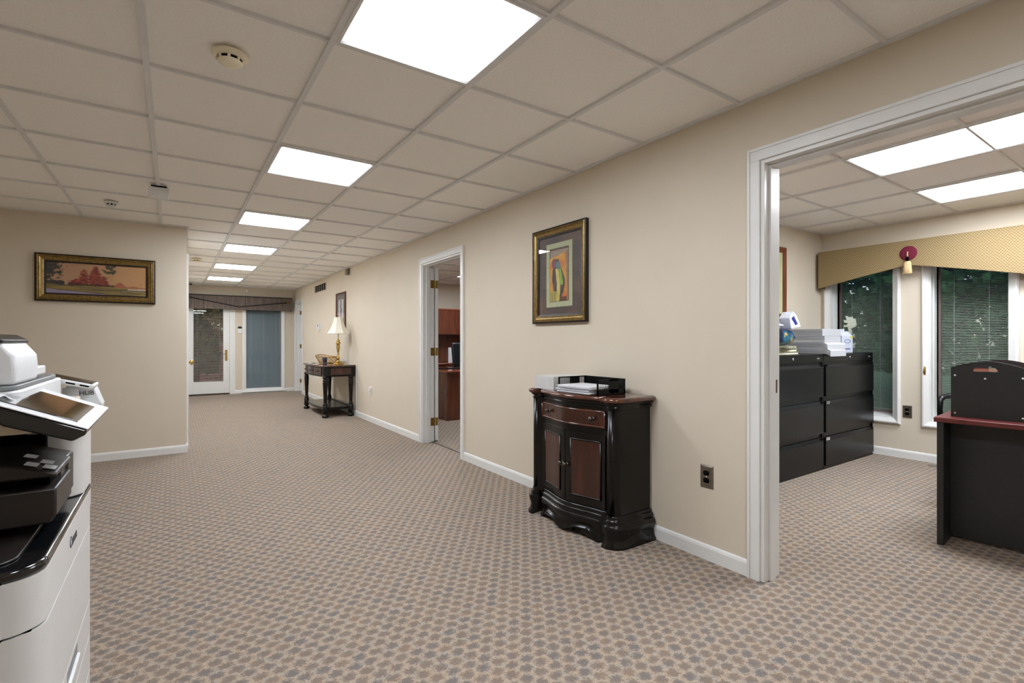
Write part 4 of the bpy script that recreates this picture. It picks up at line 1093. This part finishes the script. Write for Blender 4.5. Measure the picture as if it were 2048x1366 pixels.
cr = thing('credenza', 'low cherry credenza under the hutch in the middle office', 'credenza', (3.95, 9.34, 0), 0)
B('case', 'cherry', cr, -.02, -.58, 0, 1.75, -.0, .69); B('top', 'cherrytop', cr, -.04, -.62, .69, 1.77, 0, .718, .006)
for a in (.0, .44, .88, 1.31): B('drawer', 'cherry', cr, a+.005, -.60, .35, a+.42, -.581, .67, .003)
o = MB().lathe([(0, 0), (.40, 0), (.41, .008), (.41, .020), (.40, .026), (0, .026)], seg=40).obj('round_tray', 'cherrytop'); o.location = (4.02, 8.35, .735)
bpy.data.objects.remove(o)
ch2 = thing('executive_chair', 'high-backed black leather chair behind the cherry desk', 'chair', (4.47, 7.85, 0), math.radians(8))
office_chair(ch2, True, 1.12)
o = papers('document_holder', 'upright white document holder on the cherry credenza', 'document holder', (4.64, 9.0, .7185), 0, .11, .02, .30, 1)
o = MB().prism([(-.25, -.15), (.25, -.15), (.25, .15), (-.25, .15)], 'z', 0, .006).obj('desk_pad', 'deepblack'); o.location = (3.62, 6.95, .7225); tag(o, 'black desk pad on the cherry desk', 'desk pad')

# ------------------------------------------------------------------ copier
cp = thing('photocopier', 'large white office photocopier at the left edge of the hall', 'photocopier', (-.52, 1.46, 0), 0)
OX0, OY0 = -.52, 1.46
def cy(pts): return [(x-OX0, y-OY0) for x, y in pts]
XF, Y0, Y1 = -.184, 1.15, 1.77
def rplan(xb, xf, y0, y1, r, n=6, r2=None):
    r2 = r2 or r*.4
    P = [(xb, y0)]
    for i in range(n+1): a = -PI/2+PI/2*i/n; P.append((xf-r+r*math.cos(a), y0+r+r*math.sin(a)))
    for i in range(n+1): a = PI/2*i/n; P.append((xf-r2+r2*math.cos(a), y1-r2+r2*math.sin(a)))
    P.append((xb, y1)); return cy(P)
def CB(name, m, x0, y0, z0, x1, y1, z1, bevel=.003, parent=cp):
    return MB().box(x0-OX0, y0-OY0, z0, x1-OX0, y1-OY0, z1).obj(name, m, parent, bevel)
CB('body', 'copc', -.90, 1.156, .03, -.236, 1.764, .752)
CB('inner_frame', 'deepblack', -.245, 1.165, .03, -.20, 1.76, .75)
for z0, z1, nm in ((.662, .752, 'front_cover'), (.462, .658, 'paper_drawer'), (.368, .458, 'paper_drawer'), (.276, .364, 'paper_drawer'), (.05, .272, 'paper_drawer')):
    mb = MB(); mb.prism(rplan(-.234, XF, Y0, Y1, .055), 'z', z0, z1); o = mb.obj(nm, 'cop', cp, .0025)
    if nm == 'paper_drawer' and z1 < .46 or z1 == .658:
        pass
    if nm == 'paper_drawer' and z1 != .658:
        MB().box(XF-.004-OX0, 1.40-OY0, z1-.030, XF+.0008-OX0, 1.53-OY0, z1-.006).obj('handle_recess', 'copg', o, .001)
        MB().box(XF-.004-OX0, 1.40-OY0, z1-.038, XF+.006-OX0, 1.53-OY0, z1-.030).obj('handle_lip', 'copw', o, .002)
CB('foot_base', 'deepblack', -.88, 1.18, 0, -.22, 1.74, .035)
text('maker_mark', 'Canon', .034, 'ink', cp, (XF-OX0+.0005, 1.475-OY0, .713), (PI/2, 0, PI/2))
# black deck
MB().prism(rplan(-.90, XF+.002, Y0-.003, Y1, .058), 'z', .753, .772).obj('top_deck', 'copb', cp, .007, 3)
MB().prism(rplan(-.88, XF-.040, Y0+.03, 1.56, .04), 'z', .7725, .776).obj('deck_inlay', 'copd', cp, .002)
mb = MB(); mb.prism([(-.88-OX0, .782), (-.34-OX0, .777), (-.33-OX0, .783), (-.34-OX0, .795), (-.88-OX0, .815)], 'y', 1.175-OY0, 1.315-OY0); mb.obj('output_tray', 'copd', cp, .004)
# finisher
mb = MB(); prof = [(-.70, .795), (-.20, .795), (-.19, .81), (-.19, .892), (-.262, .916), (-.70, .921)]
up = [(-.70, .884), (-.19, .884)]+prof[3:]; lo = prof[:3]+[(-.19, .864), (-.70, .864)]
mb.prism([(x-OX0, z) for x, z in up], 'y', 1.330-OY0, 1.50-OY0); mb.prism([(x-OX0, z) for x, z in lo], 'y', 1.322-OY0, 1.50-OY0)
mb.box(-.70-OX0, 1.44-OY0, .86, -.20-OX0, 1.50-OY0, .888); mb.box(-.70-OX0, 1.33-OY0, .86, -.63-OX0, 1.5-OY0, .888)
fin = mb.obj('finisher', 'copd', cp, .004)
mb = MB(); mb.prism([(x-OX0+(-.006 if x > -.3 else 0), z) for x, z in prof], 'y', 1.502-OY0, 1.575-OY0); mb.obj('finisher_cover', 'copd', fin, .004)
CB('paper_slot', 'deepblack', -.63, 1.36, .8645, -.205, 1.439, .8835, 0, fin)
for i, (a, b) in enumerate(((1.36, -.205), (1.36, -.232), (1.40, -.215), (1.43, -.245))):
    zc = .892+(-.19-b)*(.024/.072)+.0022
    MB().box(-.010, -.016, 0, .010, .016, .0008).obj('sticker', 'paper', fin, loc=(b-OX0, a-OY0, zc), rot=(0, math.radians(18.4), 0))
MB().lathe([(.010, 0), (.011, -.003), (.008, -.006), (0, -.006)], (-.295-OX0, 1.325-OY0, .865), 16, 'y').obj('release_button', 'chrome', fin)
# cavity and column
CB('cavity_back', 'deepblack', -.90, 1.34, .77, -.60, 1.77, .985)
CB('cavity_wall', 'deepblack', -.60, 1.582, .775, -.245, 1.60, .985)
MB().prism([(x, y) for x, y in rplan(-.60, XF+.001, 1.603, 1.772, .045)], 'z', .773, .985).obj('right_column', 'cop', cp, .003)
# scanner
mb = MB(); pl2 = rplan(-.90, -.205, 1.25, 1.775, .03); mb.prism(pl2, 'z', .984, 1.006); mb.obj('scanner_ledge', 'copc', cp, .004)
mb = MB(); mb.prism(rplan(-.90, -.245, 1.33, 1.775, .03), 'z', 1.0065, 1.058); sn = mb.obj('scanner_unit', 'copw', cp, .004)
mb = MB(); mb.prism(rplan(-.90, -.250, 1.325, 1.74, .03), 'z', 1.0585, 1.068); mb.obj('platen_trim', 'copg', sn, .002)
# document feeder
mb = MB(); P = [(-.90, 1.0685), (-.252, 1.0685), (-.250, 1.10), (-.252, 1.125), (-.272, 1.153), (-.285, 1.158), (-.90, 1.158)]
mb.prism([(x-OX0, z) for x, z in P], 'y', 1.335-OY0, 1.53-OY0); ad = mb.obj('document_feeder', 'copw', cp, .007, 3)
CB('feeder_door', 'copw', -.90, 1.331, 1.088, -.325, 1.336, 1.148, .002, ad)
mb = MB(); mb.prism([(x-OX0, z) for x, z in [(-.90, 1.1585), (-.284, 1.1585), (-.268, 1.150), (-.266, 1.156), (-.286, 1.168), (-.90, 1.170)]], 'y', 1.328-OY0, 1.535-OY0); mb.obj('feeder_lid', 'copd', ad, .002)
CB('feeder_tray', 'copw', -.80, 1.53, 1.075, -.255, 1.64, 1.096, .004, ad)
# control panel: slopes down toward +x
pn = bpy.data.objects.new('panel_pivot', None); bpy.data.objects.remove(pn)
ang = math.radians(24)
mb = MB(); mb.prism([(.0, .0), (.0, .010), (-.172, .010), (-.172, -.004), (-.11, -.020), (-.012, -.016)], 'y', 0, .355)
pb = mb.obj('control_panel', 'copb', cp, .004, 3, loc=(-.135-OX0, 1.212-OY0, .979), rot=(0, ang, 0))
MB().box(-.172, .0, .0105, .0, .355, .0135).obj('panel_bezel', 'copw', pb, .002)
sc_ = MB().box(-.145, .035, .0137, -.022, .290, .0152).obj('touch_screen', 'screen', pb, .0005)
CB('panel_arm', 'copg', -.262, 1.44, .955, -.19, 1.58, .985, .01)
MB().lathe([(.028, .93), (.030, .955), (.026, .985)], (-.215-OX0, 1.655-OY0, 0), 20).obj('panel_hinge', 'copw', cp)
# side shelf with card reader and box
CB('side_shelf', 'cop', -.40, 1.776, .955, -.172, 1.955, .968, .004)
CB('side_bracket', 'cop', -.30, 1.772, .70, -.186, 1.79, .955, .004)
tr = thing('card_reader', 'small tilted card reader screen on a round foot behind the copier panel', 'card reader', (-.235, 1.838, .9685), 0)
MB().lathe([(.025, 0), (.026, .006), (.018, .03), (.018, .055)], (0, 0, 0), 20).obj('foot', 'copw', tr)
rb = MB().box(-.055, -.055, 0, .055, .055, .014).obj('reader_body', 'copw', tr, .004, 2, loc=(0, .0, .066), rot=(0, math.radians(16), 0))
MB().box(-.045, -.050, .0142, .050, .050, .0155).obj('reader_screen', 'screen', rb, .0005)
mb = MB()
for k in range(3): mb.box(-.035+.03*k, -.0556, .005, -.015+.03*k, -.0548, .009)
mb.obj('reader_slot', 'deepblack', rb)
hb_ = thing('network_box', 'white box marked HUB standing behind the copier control panel', 'box', (-.214, 1.905, .9685), 0)
mb = MB(); mb.prism([(-.05, 0), (.045, 0), (.028, .050), (-.035, .058)], 'y', -.035, .035); mb.obj('case', 'copw', hb_, .003)
text('marking', 'HUB', .017, 'ink', hb_, (.010, -.0355, .036), (PI/2, 0, 0))
MB().tube([(-.036+.006*math.cos(a), -.0355, .034+.010*math.sin(a)) for a in [-1.3+.26*i for i in range(11)]], .0012, 5).obj('arc_mark', 'navy', hb_)

# ------------------------------------------------------------------ outside
o = struct(MB().box(6.1, -12, -.12, 26, 26, -.08).obj('ground_lawn', 'grass'))
o = struct(MB().box(-14, 12.5, -.14, 6.09, 30, -.09).obj('ground_patio', 'patio'))
def bush(name, label, loc, rx, ry, rz_, m, n, ls, seed, group):
    rnd = random.Random(seed); vs = []; fs = []
    for k in range(n):
        a = rnd.uniform(0, 2*PI); u = rnd.uniform(-.2, 1); rr = rnd.uniform(.72, 1)**.6; s_ = math.sqrt(max(0, 1-u*u))
        d = 1+.25*nz(math.cos(a)*2, math.sin(a)*2+u*2, 1, seed)
        c = Vector((rx*rr*s_*math.cos(a)*d, ry*rr*s_*math.sin(a)*d, rz_*(.25+.75*u)*rr*d+rz_*.25))
        q = Vector((rnd.gauss(0, 1), rnd.gauss(0, 1), rnd.gauss(0, 1))).normalized(); w_ = q.orthogonal().normalized(); h = q.cross(w_); s2 = ls*rnd.uniform(.6, 1.3)
        o_ = len(vs); vs += [c-w_*s2*.5, c+h*s2*.35, c+w_*s2*.5, c-h*s2*.35]; fs.append((o_, o_+1, o_+2, o_+3))
    t = thing(name, label, 'shrub' if 'shrub' in name else 'tree', loc, 0, group)
    mb = MB(); mb.add(vs, fs); mb.obj('foliage', m, t)
    mb = MB(); mb.tube([(0, 0, -.1), (.05, 0, rz_*.4), (0, .05, rz_*.8)], [.09, .07, .03], 8); mb.obj('trunk', 'bark', t)
    return t
GB = 'green shrubs outside the office windows'
bush('shrub', 'leafy green shrub seen through the left office window', (8.6, 4.9, -.1), 1.35, 1.3, 2.4, 'leaf', 9500, .13, 1, GB)
bush('shrub', 'leafy green shrub seen through the right office window', (8.9, 2.1, -.1), 1.3, 1.2, 2.5, 'leaf', 9500, .13, 2, GB)
bush('shrub', 'tall green shrub behind the others outside the office', (13.6, 3.8, -.1), 2.8, 5.6, 5.2, 'leaf', 15000, .26, 3, GB)
bush('shrub', 'low green shrub outside the window at the right edge', (8.6, -.9, -.1), 1.2, 1.2, 2.2, 'leaf', 3500, .13, 4, GB)
bush('garden_tree', 'olive green tree seen through the glass of the far door', (1.5, 17.2, -.1), 1.7, 1.2, 3.2, 'leaf2', 9000, .15, 5, None)
bush('garden_shrub', 'dark green shrub left in the glass of the far door', (.42, 14.0, -.1), .5, .45, 1.5, 'leaf', 4000, .11, 6, None)
bush('garden_tree', 'large green tree far behind the patio', (2.5, 26, -.1), 6.5, 3.5, 7.5, 'leaf', 16000, .45, 7, None)
gw = thing('garden_wall', 'low red brick garden wall seen through the far door', 'wall', (1.4, 15.2, -.1), 0)
m_, t_, b_ = newmat('garden_brick'); bk_ = t_.nodes.new('ShaderNodeTexBrick'); tc_ = t_.nodes.new('ShaderNodeTexCoord'); mp_ = t_.nodes.new('ShaderNodeMapping'); mp_.inputs['Rotation'].default_value = (PI/2, 0, 0)
t_.links.new(tc_.outputs['Object'], mp_.inputs[0]); t_.links.new(mp_.outputs[0], bk_.inputs['Vector']); t_.links.new(bk_.outputs['Color'], b_.inputs['Base Color'])
bk_.inputs['Scale'].default_value = 1; bk_.inputs['Brick Width'].default_value = .21; bk_.inputs['Row Height'].default_value = .075; bk_.inputs['Mortar Size'].default_value = .006
bk_.inputs['Color1'].default_value = srgb(150, 92, 76); bk_.inputs['Color2'].default_value = srgb(172, 112, 92); bk_.inputs['Mortar'].default_value = srgb(190, 176, 160); b_.inputs['Roughness'].default_value = .9
MB().box(-1.6, 0, 0, 1.6, .22, 1.15).obj('brickwork', m_, gw, .004); B('coping', 'sand', gw, -1.65, -.03, 1.15, 1.65, .25, 1.22, .008)
